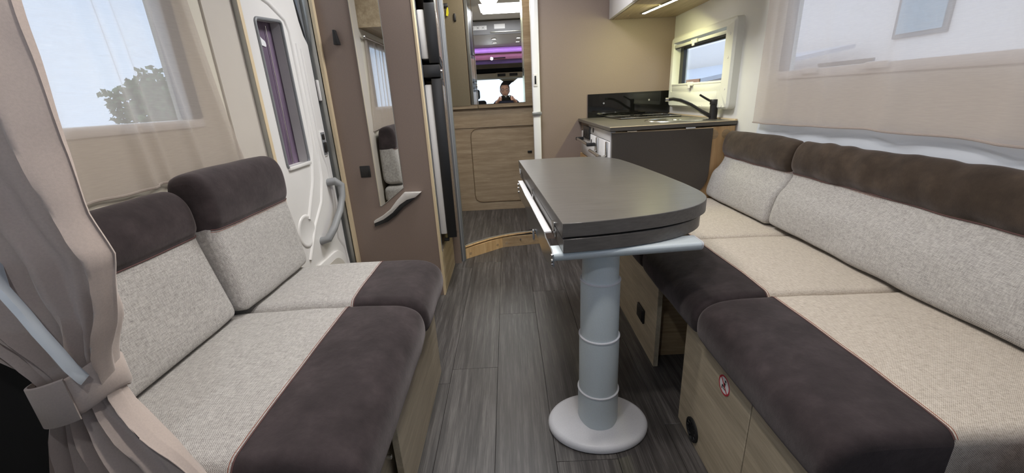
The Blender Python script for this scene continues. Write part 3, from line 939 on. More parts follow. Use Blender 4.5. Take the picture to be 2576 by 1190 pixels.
# kitchen window
w2 = thing('window_2', (1.09, 2.42, 0.89), 'white framed kitchen window with roller rails above the sink', 'window', kind=S)
def ring_prism(mb, outer, inner, x, t):
    """frame between two rounded (y,z) loops with the same number of points"""
    n = len(outer)
    A = [mb.bm.verts.new((x, *p)) for p in outer]
    B = [mb.bm.verts.new((x+t, *p)) for p in outer]
    C = [mb.bm.verts.new((x, *p)) for p in inner]
    D = [mb.bm.verts.new((x+t, *p)) for p in inner]
    fs = []
    for i in range(n):
        j = (i+1) % n
        for a, b in ((A, B), (B, D), (D, C), (C, A)):
            fs.append(mb.bm.faces.new((a[i], a[j], b[j], b[i])))
    bmesh.ops.recalc_face_normals(mb.bm, faces=fs)


def rr4(y0, y1, z0, z1, r, seg=5):
    return roundpoly([(y0, z0), (y1, z0), (y1, z1), (y0, z1)], r, seg)


mb = MB()
xx = [1.090, 1.056, 1.048]
yo = (2.035, 2.795, 0.893, 1.303)
o0, o1, o2 = rr4(*yo, 0.03), rr4(yo[0]+.002, yo[1]-.002, yo[2]+.002, yo[3]-.002, 0.03), rr4(yo[0]+.012, yo[1]-.012, yo[2]+.012, yo[3]-.012, 0.024)
i2, i0 = rr4(2.115, 2.752, 0.985, 1.266, 0.004), rr4(2.117, 2.750, 0.987, 1.264, 0.004)
mb.rings([[(1.090, *p) for p in o0], [(1.058, *p) for p in o1], [(1.048, *p) for p in o2], [(1.048, *p) for p in i2], [(1.090, *p) for p in i0]], closed=True, cap=False)
mb.build('window_frame', M['window_plastic'], w2)
MB().box(1.050, 1.088, 2.117, 2.750, 0.985, 1.022, bev=0.002).build('lower_rail', M['window_plastic'], w2)
MB().box(1.048, 1.060, 2.118, 2.748, 1.018, 1.030, bev=0.003).build('blind_rail', M['window_plastic'], w2)
MB().box(1.050, 1.060, 2.118, 2.748, 1.236, 1.252, bev=0.003).build('blind_rail', M['window_plastic'], w2)
MB().box(1.060, 1.064, 2.118, 2.748, 1.230, 1.236).build('rail_gap', M['black'], w2)
MB().box(1.0478, 1.0495, 2.145, 2.752, 0.928, 0.982, bev=0.002).build('pocket_panel', M['window_plastic'], w2)
for yy, zz, nm in ((2.45, 1.244, 'blind_catch'), (2.46, 1.024, 'blind_catch')):
    c1 = MB().box(1.036, 1.050, yy-.035, yy+.035, zz-.012, zz+.010, bev=0.005).build(nm, M['window_plastic'], w2)
    MB().box(1.034, 1.042, yy-.012, yy+.012, zz-.024, zz-.004, bev=0.003).build('catch_tongue', M['white_plastic'], c1)
for yy, zz in ((2.075, 1.23), (2.075, 1.13), (2.075, 0.99), (2.09, 0.912), (2.30, 0.908), (2.45, 0.908), (2.72, 0.908)):
    disc((1.0482, yy, zz), (-1, 0, 0), 0.006, 0.002, 'screw_cap', M['white_plastic'], w2, 12)
MB().box(1.104, 1.108, 2.12, 2.75, 0.99, 1.265).build('pane', M['glass'], w2)
MB().box(1.092, 1.112, 2.700, 2.748, 1.022, 1.236).build('sash_side', M['black'], w2)
MB().box(1.096, 1.110, 2.118, 2.75, 1.225, 1.245).build('sash_top', M['black'], w2)
MB().prism([(1.10, y, z) for y, z in roundpoly([(2.118, 1.03), (2.68, 1.03), (2.68, 1.215), (2.118, 1.215)], [0, 0.02, 0.02, 0], 4)], (0.003, 0, 0)).build('inner_pane', M['glass'], w2)

# ------------------------------------------------------------------ lounge windows, curtains
w3 = thing('window_3', (1.09, 0.85, 1.02), 'long lounge window behind the right sheer curtain', 'window', kind=S)
MB().box(1.082, 1.106, -0.05, 1.735, 1.015, 1.045, bev=0.004).build('lower_rail', M['white_plastic'], w3)
MB().box(1.082, 1.106, -0.05, 1.735, 1.425, 1.455, bev=0.004).build('upper_rail', M['white_plastic'], w3)
MB().box(1.082, 1.106, 1.700, 1.735, 1.045, 1.425, bev=0.004).build('side_rail', M['grey_trim'], w3)
MB().box(1.082, 1.106, -0.05, -0.02, 1.045, 1.425, bev=0.004).build('side_rail', M['grey_trim'], w3)
MB().box(1.114, 1.117, -0.04, 1.73, 1.03, 1.44).build('pane', M['glass'], w3)
for yy in (1.55, 1.27, 0.60):
    MB().box(1.072, 1.083, yy-.04, yy+.04, 1.028, 1.048, bev=0.003).build('blind_catch', M['white_plastic'], w3)
MB().box(1.112, 1.120, 1.33, 1.56, 1.045, 1.060).build('stay_arm', M['grey_trim'], w3)

w1 = thing('window_1', (-0.86, 0.74, 0.97), 'lounge window behind the left sheer curtain', 'window', kind=S)
MB().box(-0.885, -0.855, 0.30, 1.215, 0.965, 0.988, bev=0.004).build('lower_rail', M['white_plastic'], w1)
MB().box(-0.885, -0.855, 0.30, 1.215, 1.362, 1.380, bev=0.004).build('upper_rail', M['white_plastic'], w1)
MB().box(-0.885, -0.855, 1.168, 1.215, 0.988, 1.362, bev=0.004).build('side_rail', M['grey_trim'], w1)
MB().box(-0.885, -0.855, 0.285, 0.315, 0.988, 1.362, bev=0.004).build('side_rail', M['grey_trim'], w1)
MB().box(-0.905, -0.902, 0.31, 1.20, 0.98, 1.37).build('pane', M['glass'], w1)


def sheer_curtain(name, mat, x, sgn, y0f, y1f, z0, z1, label, folds, amp, phase):
    def fn(u, v):
        z = z1 + (z0-z1)*v
        y = y0f(v) + (y1f(v)-y0f(v))*u
        a = amp*(0.35+0.65*v)
        w = 0
        for (c, wd, h) in folds:
            d = (u - c - 0.02*math.sin(3*v+phase))/wd
            w += h*math.exp(-d*d)
        w += a*0.25*math.sin(u*26+phase+v) + a*0.3*noise.noise((u*9, v*2, phase))
        return (x + sgn*w, y, z + 0.006*math.sin(u*9+phase)*v + 0.004*noise.noise((u*14, 3, phase))*v)
    o = MB().grid(fn, 150, 34).build(name, mat, label=label, cat='curtain', angle=80)
    pts = [Vector(fn(i/60, 1.0)) for i in range(61)]
    MB().tube([p + Vector((sgn*.001, 0, 0.004)) for p in pts], 0.0028, 6, 1.0).build('hem', mat, o)
    return o


sheer_curtain('sheer_curtain', M['sheer'], -0.852, 1.0, lambda v: 0.53-.01*v, lambda v: 1.262+0.085*v**1.6, 0.842, 1.385,
              'translucent beige sheer curtain over the left lounge window', [(0.12, .04, .014), (0.34, .03, .014), (0.55, .022, .018), (0.62, .016, .012), (0.76, .02, .014), (0.95, .03, .008)], 0.005, 0.7)
sheer_curtain('sheer_curtain', M['sheer_r'], 1.052, -1.0, lambda v: 0.0, lambda v: 1.80+0.012*v, 0.851, 1.50,
              'translucent pale sheer curtain over the long right lounge window', [(0.30, .03, .014), (0.50, .02, .013), (0.66, .022, .016), (0.80, .018, .008), (0.90, .016, .010), (0.97, .018, .008)], 0.006, 2.1)
for nm, xx_, y0, y1, z, lb in (('curtain_rod', -0.838, 0.52, 1.30, 1.392, 'slim silver curtain rod above the left sheer curtain'), ('curtain_rod', 1.045, -0.10, 1.84, 1.505, 'slim silver curtain rod above the right sheer curtain')):
    rd = MB().tube([(xx_, y0, z), (xx_, y1, z)], 0.006, 10).build(nm, M['chrome'], label=lb, cat='rod')
    for yy in (y0+.05, y1-.04):
        MB().tube([(xx_, yy, z), (XL+.001 if xx_ < 0 else XR-.001, yy, z)], 0.004, 8).build('bracket', M['chrome'], rd)
    MB().lathe([(0.006, 0), (0.011, 0.004), (0.011, 0.014), (0.004, 0.02)], (xx_, y1, z), 'y', 14).build('finial', M['chrome'], rd)
# left overhead lockers (seen in the tall mirror)
lc = thing('left_locker', (-0.74, 0.8, 1.43), 'oak overhead locker with grey trim above the left lounge window', 'cabinet')
MB().box(-0.858, -0.640, 0.53, 1.32, 1.440, 1.735).build('carcass', M['wood_y'], lc)
MB().box(-0.640, -0.622, 0.53, 1.32, 1.500, 1.735, bev=0.003).build('door', M['wood_y'], lc)
MB().box(-0.640, -0.615, 0.53, 1.32, 1.445, 1.495, bev=0.004).build('grey_pelmet', M['grey_trim'], lc)

# ------------------------------------------------------------------ upholstery
def cushion(name, label, cat, group, prof, dark, y0, y1, seamc, mats, r=0.022, wr=0.0, flipx=1, seed=0.0, crown=0.004, tilt=None, darkname='suede_panel', fabname='fabric_panel', ny=60):
    """prof: closed 2-d (x,z) polygon; dark(p) says which side of the seam; parts are separate meshes sharing the seam."""
    P = chaikin(prof, 3)
    # insert exact seam crossings
    Q = []
    n = len(P)
    for i in range(n):
        a, b = P[i], P[(i+1) % n]
        Q.append(a)
        fa_, fb_ = dark(a), dark(b)
        if fa_*fb_ < 0:
            t = fa_/(fa_-fb_)
            Q.append((a[0]+(b[0]-a[0])*t, a[1]+(b[1]-a[1])*t))
    n = len(Q)
    area = sum(Q[i][0]*Q[(i+1) % n][1]-Q[(i+1) % n][0]*Q[i][1] for i in range(n))
    sg = 1 if area > 0 else -1
    N = []
    for i in range(n):
        a, b = Q[i-1], Q[(i+1) % n]
        t = Vector((b[0]-a[0], b[1]-a[1]))
        if t.length < 1e-9:
            t = Vector((1, 0))
        t.normalize()
        N.append((t.y*sg, -t.x*sg))
    L = y1-y0
    NI = list(N)          # softened normals for the end rounding, so tight corners do not fold
    for _ in range(16):
        NI = [((NI[i-1][0]+2*NI[i][0]+NI[(i+1) % n][0])/4, (NI[i-1][1]+2*NI[i][1]+NI[(i+1) % n][1])/4) for i in range(n)]
    S_ = []
    for k in range(7):
        a = k/6*PI/2
        S_.append((r*(1-math.cos(a))*1.0, r*(1-math.sin(a))))   # (dy from end, inset)
    mid = [y0+r + (L-2*r)*i/ny for i in range(1, ny)]
    stations = [(y0+d, ins) for d, ins in S_] + [(y, 0.0) for y in mid] + [(y1-d, ins) for d, ins in reversed(S_)]
    rings = []
    for y, ins in stations:
        u = (y-y0)/L
        cr_ = crown*(1-(2*u-1)**4)
        ring = []
        for (x, z), nn, ni in zip(Q, N, NI):
            o = cr_
            if wr:
                dk = dark((x, z)) > 0
                if wr > 0.005:
                    g = max(0.0, noise.noise((y*2.3+seed, 0.4, 2.0))+0.35)
                    o += wr*(0.8*g if dk else 0.3)*noise.noise((x*5+seed, y*(17 if dk else 4), z*10-y*7))
                o += wr*0.45*noise.noise((x*13, y*10+seed, z*13)) + wr*0.5*noise.noise((x*4+seed, y*4, z*5))
            ring.append(Vector(((x+nn[0]*o-ni[0]*ins)*flipx, y, z+nn[1]*o-ni[1]*ins)))
        if tilt:
            ring = [tilt(p) for p in ring]
        rings.append(ring)
    base = Vector((sum(p.x for p in rings[0])/n, (y0+y1)/2, min(p.z for p in rings[len(rings)//2])))
    root = thing(name, base, label, cat, group)
    seamc = (seamc[0]*flipx, seamc[1])
    for part, want, mt in ((darkname, 1, mats[0]), (fabname, -1, mats[1])):
        mb = MB()
        vm = {}
        def V(k, i):
            if (k, i) not in vm:
                vm[(k, i)] = mb.bm.verts.new(rings[k][i])
            return vm[(k, i)]
        segs = []
        for i in range(n):
            j = (i+1) % n
            m = ((Q[i][0]+Q[j][0])/2, (Q[i][1]+Q[j][1])/2)
            if dark(m)*want > 0:
                segs.append((i, j))
        fs = []
        for k in range(len(rings)-1):
            for i, j in segs:
                fs.append(mb.bm.faces.new((V(k, i), V(k, j), V(k+1, j), V(k+1, i))))
        for k in (0, len(rings)-1):
            c = Vector((seamc[0], rings[k][0].y, seamc[1]))
            if tilt:
                c = tilt(c)
            idx = {a: b for a, b in segs}
            start = next(a for a, b in segs if a not in idx.values())
            chain = [start]
            while chain[-1] in idx and len(chain) <= n:
                chain.append(idx[chain[-1]])
            loop = [c] + [rings[k][q] for q in chain]
            f = mb.bm.faces.new([mb.bm.verts.new(p) for p in loop])
            f.normal_update()
            if f.normal.y*(1 if k else -1) < 0:
                f.normal_flip()
        # orient outward
        for f in fs:
            f.normal_update()
        bmesh.ops.recalc_face_normals(mb.bm, faces=fs)
        mb.build(part, mt, root, angle=70)
    # stitching along the visible seam
    sid = [i for i in range(n) if abs(dark(Q[i])) < 1e-6]
    if sid:
        i = max(sid, key=lambda q: N[q][1] - N[q][0]*0.3)
        off = Vector((N[i][0]*flipx, 0, N[i][1]))
        pts = [rings[k][i] + off*0.0006 for k in range(2, len(rings)-2, 1)]
        MB().tube(pts, 0.0016, 5).build('piping', M['piping'], root)
        e = 1 if dark(Q[(i+1) % n]) < 0 else -1
        a, b = Q[i], Q[(i+e) % n]
        t = Vector(((b[0]-a[0])*flipx, 0, b[1]-a[1])).normalized()*0.006
        pts = [rings[k][i] + t + off*0.0002 for k in range(2, len(rings)-2, 1)]
        MB().tube(pts, 0.0007, 4).build('stitching', M['stitch'], root)
    return root


GR = 'seat cushions along the right bench'
# right bench seats: profile x outwards to the wall
seatR = [(1.078, 0.478), (0.985, 0.480), (0.80, 0.484), (0.66, 0.485), (0.57, 0.486), (0.500, 0.478), (0.466, 0.445), (0.468, 0.385), (0.490, 0.3665), (0.70, 0.3665), (1.078, 0.3665), (1.084, 0.42)]
dR = lambda p: 0.652-p[0]
mR = (M['suede'], M['fabric_warm_lit'])
for (a, b, lb, sd) in ((0.478, 0.945, 'right bench seat cushion nearest the camera, grey painted warm-lit with dark brown roll', 0.3), (0.949, 1.398, 'right bench seat cushion in the middle, grey painted warm-lit with dark brown roll', 4.1), (1.402, 1.985, 'right bench seat cushion beside the kitchen end, behind the table', 8.2)):
    cushion('seat_cushion', lb, 'cushion', GR, seatR, dR, a, b, (0.652, 0.43), mR, r=0.02, wr=0.004, seed=sd)
backR = [(0.958, 0.50), (0.966, 0.565), (0.981, 0.615), (1.008, 0.640), (1.024, 0.665), (1.032, 0.686), (1.012, 0.715), (1.018, 0.775), (1.050, 0.806), (1.078, 0.795), (1.082, 0.60), (1.080, 0.493), (0.990, 0.493)]
dBR = lambda p: p[1]-0.690
for (a, b, lb, sd) in ((0.47, 1.482, 'long right backrest cushion below the sheer curtain, near the camera', 1.7), (1.486, 1.985, 'short right backrest cushion next to the kitchen end panel', 5.5)):
    cushion('back_cushion', lb, 'cushion', 'back cushions along the right bench', backR, dBR, a, b, (1.05, 0.690), (M['suede_back'], M['fabric']), r=0.02, wr=0.010, seed=sd, darkname='velvet_roll', ny=int((b-a)*110))

seatL = [(0.842, 0.478), (0.76, 0.480), (0.60, 0.484), (0.46, 0.485), (0.37, 0.486), (0.30, 0.480), (0.258, 0.450), (0.255, 0.385), (0.275, 0.3665), (0.50, 0.3665), (0.842, 0.3665), (0.848, 0.42)]
dL = lambda p: 0.455-p[0]
mL = (M['suede'], M['fabric'])
for (a, b, lb, sd) in ((0.485, 1.016, 'left bench seat cushion nearest the camera, grey with dark brown roll', 2.2), (1.020, 1.345, 'left bench seat cushion next to the entrance door', 6.6)):
    cushion('seat_cushion', lb, 'cushion', 'seat cushions along the left bench', seatL, dL, a, b, (0.455, 0.43), mL, r=0.028, wr=0.004, flipx=-1, seed=sd)
backLa = [(0.728, 0.50), (0.745, 0.58), (0.768, 0.68), (0.778, 0.718), (0.762, 0.74), (0.768, 0.80), (0.800, 0.835), (0.840, 0.825), (0.852, 0.60), (0.848, 0.493), (0.755, 0.493)]
cushion('back_cushion', 'left backrest cushion behind the tied taupe curtain, below the sheer curtain', 'cushion', 'back cushions along the left bench', backLa, lambda p: p[1]-0.718, 0.50, 0.972, (0.80, 0.718), mL, r=0.024, wr=0.005, flipx=-1, seed=3.3, darkname='suede_roll', ny=60)
backLb = [(0.712, 0.50), (0.722, 0.58), (0.735, 0.68), (0.742, 0.722), (0.728, 0.745), (0.728, 0.82), (0.752, 0.862), (0.800, 0.864), (0.838, 0.842), (0.845, 0.60), (0.842, 0.493), (0.74, 0.493)]
cushion('back_cushion', 'left backrest cushion next to the entrance door, standing slightly higher', 'cushion', 'back cushions along the left bench', backLb, lambda p: p[1]-0.724, 0.976, 1.336, (0.78, 0.724), mL, r=0.022, wr=0.004, flipx=-1, seed=7.3, darkname='suede_roll', ny=50)

# bench bases
rb = thing('right_bench', (0.75, 1.2, 0), 'grey oak bench base under the right seat cushions', 'bench')
P2 = [(0.5, 1.058, 0.0), (0.5, 1.058, 0.352), (0.5, 0.722, 0.352), (0.5, 0.722, 0.0)]
MB().prism(P2, (0.018, 0, 0), 0.001, 1).build('front_panel', M['wood_grey'], rb)
MB().box(0.500, 0.518, 0.46, 0.7185, 0.0, 0.352, bev=0.001, seg=1).build('front_panel', M['wood_grey'], rb)
MB().box(0.503, 0.516, 0.7186, 0.7219, 0.0, 0.35).build('panel_joint', M['grey_trim'], rb)
MB().box(0.508, 0.526, 1.318, 1.985, 0.0, 0.352, bev=0.001, seg=1).build('front_panel', M['wood_grey'], rb)
MB().box(0.530, 1.08, 1.388, 1.404, 0.0, 0.352).build('cross_panel', M['wood'], rb)
MB().box(0.530, 1.08, 1.040, 1.056, 0.0, 0.352).build('cross_panel', M['wood'], rb)
MB().box(0.498, 1.085, 0.47, 1.985, 0.353, 0.3615).build('seat_board', M['wood_grey'], rb)
vt = MB().lathe([(0.036, 0.0), (0.036, -0.004), (0.030, -0.006), (0.029, 0.0), (0.026, 0.0005), (0.002, 0.0005)], (0.4998, 0.958, 0.045), 'x', 28).build('air_outlet', M['rubber'], label='round black hot air outlet low in the right bench front', cat='vent')
for k in range(10):
    a = k*2*PI/10
    MB().tube([(0.4965, 0.958+.028*math.cos(a), 0.045+.028*math.sin(a)), (0.4965, 0.958+.020*math.cos(a), 0.045+.020*math.sin(a))], 0.002, 5).build('tooth', M['black'], vt)
so = MB().box(0.500, 0.508, 1.440, 1.520, 0.112, 0.172, bev=0.003).build('socket', M['black'], label='black flap socket on the far right bench panel', cat='socket')
MB().box(0.497, 0.501, 1.448, 1.512, 0.118, 0.166, bev=0.0015).build('socket_flap', M['matt_black'], so)
# no-seat sticker
sy, sz = 0.830, 0.305
skr = thing('warning_sticker', (0.4995, sy, sz-.025), 'round red and white no sitting sticker on the bench front', 'sticker')
MB().lathe([(0.0255, 0), (0.0255, -0.0006), (0.0001, -0.0006)], (0.4996, sy, sz), 'x', 32).build('disc', M['sticker'], skr)
ring_ = []
rg = MB()
oo = [(sy+.0255*math.cos(k*2*PI/36), sz+.0255*math.sin(k*2*PI/36)) for k in range(36)]
ii = [(sy+.0215*math.cos(k*2*PI/36), sz+.0215*math.sin(k*2*PI/36)) for k in range(36)]
ring_prism(rg, oo, ii, 0.4990, -0.0004)
rg.build('red_ring', M['red'], skr)
def flat(pts, name, mat, dx=0.0):
    MB().prism([(0.4989+dx, sy+a, sz+b) for a, b in pts], (-0.0003, 0, 0)).build(name, mat, skr)


def strip2(a, b, w):
    a, b = Vector(a), Vector(b)
    t = (b-a).normalized()*w
    nn = Vector((-t.y, t.x))
    return [tuple(a+nn), tuple(b+nn), tuple(b-nn), tuple(a-nn)]


flat(strip2((-0.0025, 0.008), (-0.001, -0.006), 0.003), 'figure_torso', M['black'])
flat(strip2((-0.002, -0.0055), (0.008, -0.003), 0.0018), 'figure_thigh', M['black'])
flat(strip2((0.008, -0.003), (0.0085, -0.014), 0.0016), 'figure_shin', M['black'])
flat([(-0.004+.0032*math.cos(k*PI/5), 0.0135+.0032*math.sin(k*PI/5)) for k in range(10)], 'figure_head', M['black'])
flat(strip2((-0.006, -0.010), (0.004, -0.010), 0.001), 'figure_seat', M['black'])
flat(strip2((0.016, 0.0155), (-0.016, -0.0155), 0.0018), 'red_bar', M['red'], -0.0003)

lb_ = thing('left_bench', (-0.55, 0.95, 0), 'pale oak bench base under the left seat cushions', 'bench')
MB().box(-0.325, -0.308, 0.800, 1.352, 0.0, 0.352, bev=0.001, seg=1).build('front_panel', M['wood_grey'], lb_)
MB().box(-0.845, -0.345, 0.60, 1.345, 0.0, 0.352).build('carcass', M['wood_grey'], lb_)
MB().box(-0.855, -0.312, 0.50, 1.345, 0.353, 0.3615).build('seat_board', M['wood_grey'], lb_)
MB().lathe([(0.006, 0), (0.006, 0.022), (0.002, 0.024)], (-0.345, 0.775, 0.19), 'x', 12).build('bolt', M['chrome'], lb_)
MB().box(-0.312, -0.278, 1.255, 1.30, 0.325, 0.345, bev=0.004).build('release_lever', M['black'], lb_)

# ------------------------------------------------------------------ pedestal table
TO = Vector((0.116, 0.916))
tv = Vector((-0.076, 1.116)).normalized()
tu = Vector((tv.y, -tv.x))
tb = thing('pedestal_table', (0.237, 1.04, 0), 'dark folding table on a telescopic pale blue-grey column with round foot', 'table')
top2 = [(0.1159, 0.9158), (0.1985, 0.9234), (0.2812, 0.9376), (0.3686, 0.9604), (0.4341, 0.9889), (0.4797, 1.0184), (0.514, 1.0526), (0.5339, 1.0849), (0.5472, 1.1239), (0.5548, 1.1733), (0.5538, 1.2796), (0.5424, 1.4411), (0.5244, 1.6331), (0.5111, 1.7413), (0.494, 1.8525), (0.4607, 1.9247), (0.379, 1.9779), (0.2118, 1.9931), (0.0437, 1.976)]
top2 = [top2[0]] + [p for p in roundpoly(top2, [0]+[0.03]*17+[0], 3)[1:]]
MB().prism([(x, y, 0.680) for x, y in top2], (0, 0, 0.035), 0.0012, 1).build('upper_leaf', M['table'], tb)
low2 = [(TO.x+(x-TO.x)*0.962+0.002, TO.y+(y-TO.y)*0.992+.001) for x, y in top2]
MB().prism([(x, y, 0.640) for x, y in low2], (0, 0, 0.035), 0.0012, 1).build('lower_leaf', M['table'], tb)
def tp(u_, v_, z):
    p = TO + tu*u_*0.95 + tv*v_*0.95
    return Vector((p.x, p.y, 1-(1-z)*0.95))


for vv in (0.115, 0.575, 1.020):
    h1 = MB().prism([tp(-.0005, vv+a, 0.661+b) for a, b in roundpoly([(-.012, -.012), (.012, -.012), (.012, .012), (-.012, .012)], .004, 2)], (tu.x*-.002, tu.y*-.002, 0)).build('hinge', M['chrome'], tb)
    MB().tube([tp(-.004, vv-.014, 0.650), tp(-.004, vv+.010, 0.672)], 0.0028, 6).build('hinge_arm', M['chrome'], h1)
    MB().prism([tp(-.0005, vv-.010+a, 0.641+b) for a, b in roundpoly([(-.010, -.010), (.010, -.010), (.010, .010), (-.010, .010)], .004, 2)], (tu.x*-.002, tu.y*-.002, 0)).build('hinge', M['chrome'], tb)
# rails below the leaves
def rail(v0, name):
    prof = roundpoly([(-0.0, 0.618), (0.0, 0.602), (0.014, 0.590), (0.050, 0.590), (0.060, 0.606), (0.060, 0.620)], 0.008, 3)
    r0 = [tp(-0.022, v0+a, b) for a, b in prof]
    r1 = [tp(0.372, v0+a, b) for a, b in prof]
    o = MB().rings([r0, r1]).build(name, M['column'], tb)
    MB().rings([[p + Vector((tu.x, tu.y, 0))*0.375 for p in r0], [p + Vector((tu.x, tu.y, 0))*0.379 for p in r0]]).build('rail_cap', M['base'], o)
    return o


rail(0.012, 'support_rail')
rail(0.86, 'support_rail')
for uu in (-0.024, 0.3665):
    pv = [(0.914, 0.618), (0.10, 0.618), (0.080, 0.605), (0.078, 0.555), (0.10, 0.545), (0.172, 0.552), (0.308, 0.569), (0.37, 0.566), (0.44, 0.556), (0.56, 0.556), (0.58, 0.574), (0.677, 0.577), (0.893, 0.560), (0.93, 0.572)] if uu < 0 else [(0.914, 0.618), (0.08, 0.618), (0.08, 0.592), (0.914, 0.592)]
    if uu < 0:
        pv = [(0.930, 0.632), (0.15, 0.632), (0.125, 0.624), (0.035, 0.622), (0.010, 0.616), (0.004, 0.585), (0.03, 0.580), (0.10, 0.560), (0.172, 0.552), (0.308, 0.569), (0.37, 0.566), (0.44, 0.550), (0.56, 0.550), (0.58, 0.574), (0.677, 0.577), (0.893, 0.560), (0.94, 0.572)]
    pl = MB().prism([tp(uu, a, b) for a, b in pv], (tu.x*0.003, tu.y*0.003, 0)).build('side_plate', M['polished'], tb)
    if uu < 0:
        MB().prism([tp(uu+.001, a, b) for a, b in ((0.93, 0.629), (0.15, 0.629), (0.15, 0.633), (0.93, 0.633))], (tu.x*0.020, tu.y*0.020, 0)).build('plate_flange', M['white_gloss'], pl)
        for a, b in ((0.92, 0.617), (0.925, 0.600), (0.922, 0.582), (0.015, 0.612), (0.016, 0.597), (0.018, 0.587)):
            disc(tp(uu, a, b), (-tu.x, -tu.y, 0), 0.005, 0.003, 'bolt', M['chrome'], pl, 10)
        MB().box(tp(uu-.008, .36, 0).x, tp(uu-.001, .36, 0).x, tp(uu, .355, 0).y, tp(uu, .372, 0).y, 0.562, 0.594, bev=0.002).build('locking_lever', M['grey_trim'], pl)
MB().box(0.17, 0.31, 0.985, 1.10, 0.610, 0.638, bev=0.01).build('mounting_plate', M['column'], tb)
cx, cy = 0.237, 1.045
for k, (z0, z1, r_) in enumerate(((0.50, 0.612, 0.0505), (0.325, 0.512, 0.0550), (0.138, 0.335, 0.0580), (0.010, 0.148, 0.0610))):
    o = MB().lathe([(r_, z0), (r_, z1-.002), (r_-.0025, z1), (r_-.006, z1+.0005)], (cx, cy, 0), 'z', 48).build('column_section', M['column'], tb)
    if k:
        MB().lathe([(r_, z1-.0045), (r_+.0016, z1-.0035), (r_+.0016, z1-.0005), (r_-.001, z1+.0008)], (cx, cy, 0), 'z', 48).build('collar', M['base'], o)
MB().lathe([(0.150, 0), (0.158, 0.004), (0.159, 0.014), (0.154, 0.022), (0.144, 0.026), (0.075, 0.033), (0.066, 0.040), (0.060, 0.046)], (cx, cy, 0), 'z', 64, 0.98, 0.76).build('foot', M['base'], tb)

# ------------------------------------------------------------------ tied back taupe curtain, left foreground
secs = [(1.735, -0.85, -0.470, .030), (1.50, -0.86, -0.468, .032), (1.15, -0.855, -0.467, .034), (0.98, -0.84, -0.474, .036), (0.90, -0.80, -0.472, .038), (0.85, -0.755, -0.464, .040), (0.80, -0.705, -0.478, .042), (0.76, -0.665, -0.492, .042), (0.73, -0.635, -0.505, .040), (0.705, -0.618, -0.514, .037), (0.685, -0.611, -0.520, .035), (0.66, -0.611, -0.523, .034), (0.635, -0.622, -0.517, .036), (0.60, -0.636, -0.500, .040), (0.56, -0.648, -0.478, .042), (0.50, -0.664, -0.455, .044), (0.40, -0.690, -0.428, .044), (0.20, -0.71, -0.41, .044), (0.02, -0.715, -0.405, .044)]
def drape():
    mb = MB()
    rings = []
    NP = 150
    zs = []
    for a, b in zip(secs, secs[1:]):
        m = max(2, int((a[0]-b[0])/0.012))
        for k in range(m):
            t = k/m
            zs.append(tuple(a[q]*(1-t)+b[q]*t for q in range(4)))
    zs.append(secs[-1])
    for z, xl, xr, dy in zs:
        c = (xl+xr)/2
        w = (xr-xl)/2 - 0.004
        tight = math.exp(-((z-0.675)/0.05)**2)
        ring = []
        for k in range(NP):
            a = 2*PI*k/NP
            ca, sa = math.cos(a), math.sin(a)
            sx_ = abs(ca)**0.8*(1 if ca > 0 else -1)
            sy_ = abs(sa)**0.8*(1 if sa > 0 else -1)
            u = sx_
            # deep vertical folds across the width, following the gather
            ph = 10.5*u + 1.5*math.sin(2.3*u+1) + 1.1*(z-0.68)*u*2 + 0.8*noise.noise((u*1.5, z*1.2, 7.7))
            amp = dy*0.55*(1-0.4*tight)
            f = (1-2*abs(math.sin(ph*0.9+0.4))**0.8) + 0.40*math.cos(ph*2.9+1.7) + 0.6*noise.noise((u*3.2, z*2.5, 4.2))
            crease = 0.004*noise.noise((u*8, z*16, 9.1)) * (1+2*math.exp(-((z-0.76)/0.06)**2))
            y = 0.452 + sy_*dy*0.55 - (amp*0.55*f*(1 if sa < 0 else 0.35)) + crease
            x = c + u*w + 0.006*noise.noise((a*2, z*5, 1.0))*(1-tight)
            ring.append(Vector((x, y, z)))
        rings.append(ring)
    mb.rings(rings)
    return mb


dp = drape().build('tied_curtain', M['drape'], label='thick taupe curtain gathered with a cloth tieback in the left foreground', cat='curtain', angle=85)
# lining turned outward and seam
lin_pts = [(0.855, -0.574, .424), (0.83, -0.560, .410), (0.80, -0.548, .409), (0.777, -0.540, .408), (0.748, -0.531, .409), (0.726, -0.527, .411), (0.706, -0.5245, .416)]
mb = MB()
rings = []
for i, (z, x, y) in enumerate(lin_pts):
    w = 0.0042*(1-i/len(lin_pts))*min(1.0, 0.15+i*0.6)+0.0012
    rings.append([Vector((x-w, y-.001, z-.006)), Vector((x, y-.005, z)), Vector((x+w*.7, y-.001, z+.004)), Vector((x, y+.01, z))])
mb.rings(rings).build('lining_edge', M['drape_lining'], dp, angle=60, label='pale lining edge turned outward')
# tieback band
tie = MB()
rings = []
for z0, off in ((0.697, 0.0), (0.692, .0035), (0.650, .0035), (0.644, 0.0)):
    ring = []
    for k in range(56):
        a = 2*PI*k/56
        ca, sa = math.cos(a), math.sin(a)
        x = -0.568 + ca*(0.0425+off)
        y = 0.452 + sa*(0.038+off)
        z = z0 + 0.012*ca + 0.010*max(0, ca)**3 - 0.004*sa
        ring.append(Vector((x, y, z)))
    rings.append(ring)
tie.rings(rings, cap=False)
tbk = tie.build('tieback', M['drape'], dp, angle=60)
tab = MB()
rings = []
for k in range(13):
    a = PI + 0.35 + (k/12)*1.75
    ring = []
    for z0, off in ((0.701, 0.0045), (0.700, .0075), (0.643, .0075), (0.641, .0045)):
        ca, sa = math.cos(a), math.sin(a)
        ring.append(Vector((-0.568+ca*(0.0425+off), 0.452+sa*(0.038+off), z0+0.012*ca-.004*sa)))
    rings.append(ring)
tab.rings(rings)
tab.build('tieback_tab', M['drape'], tbk, angle=60)

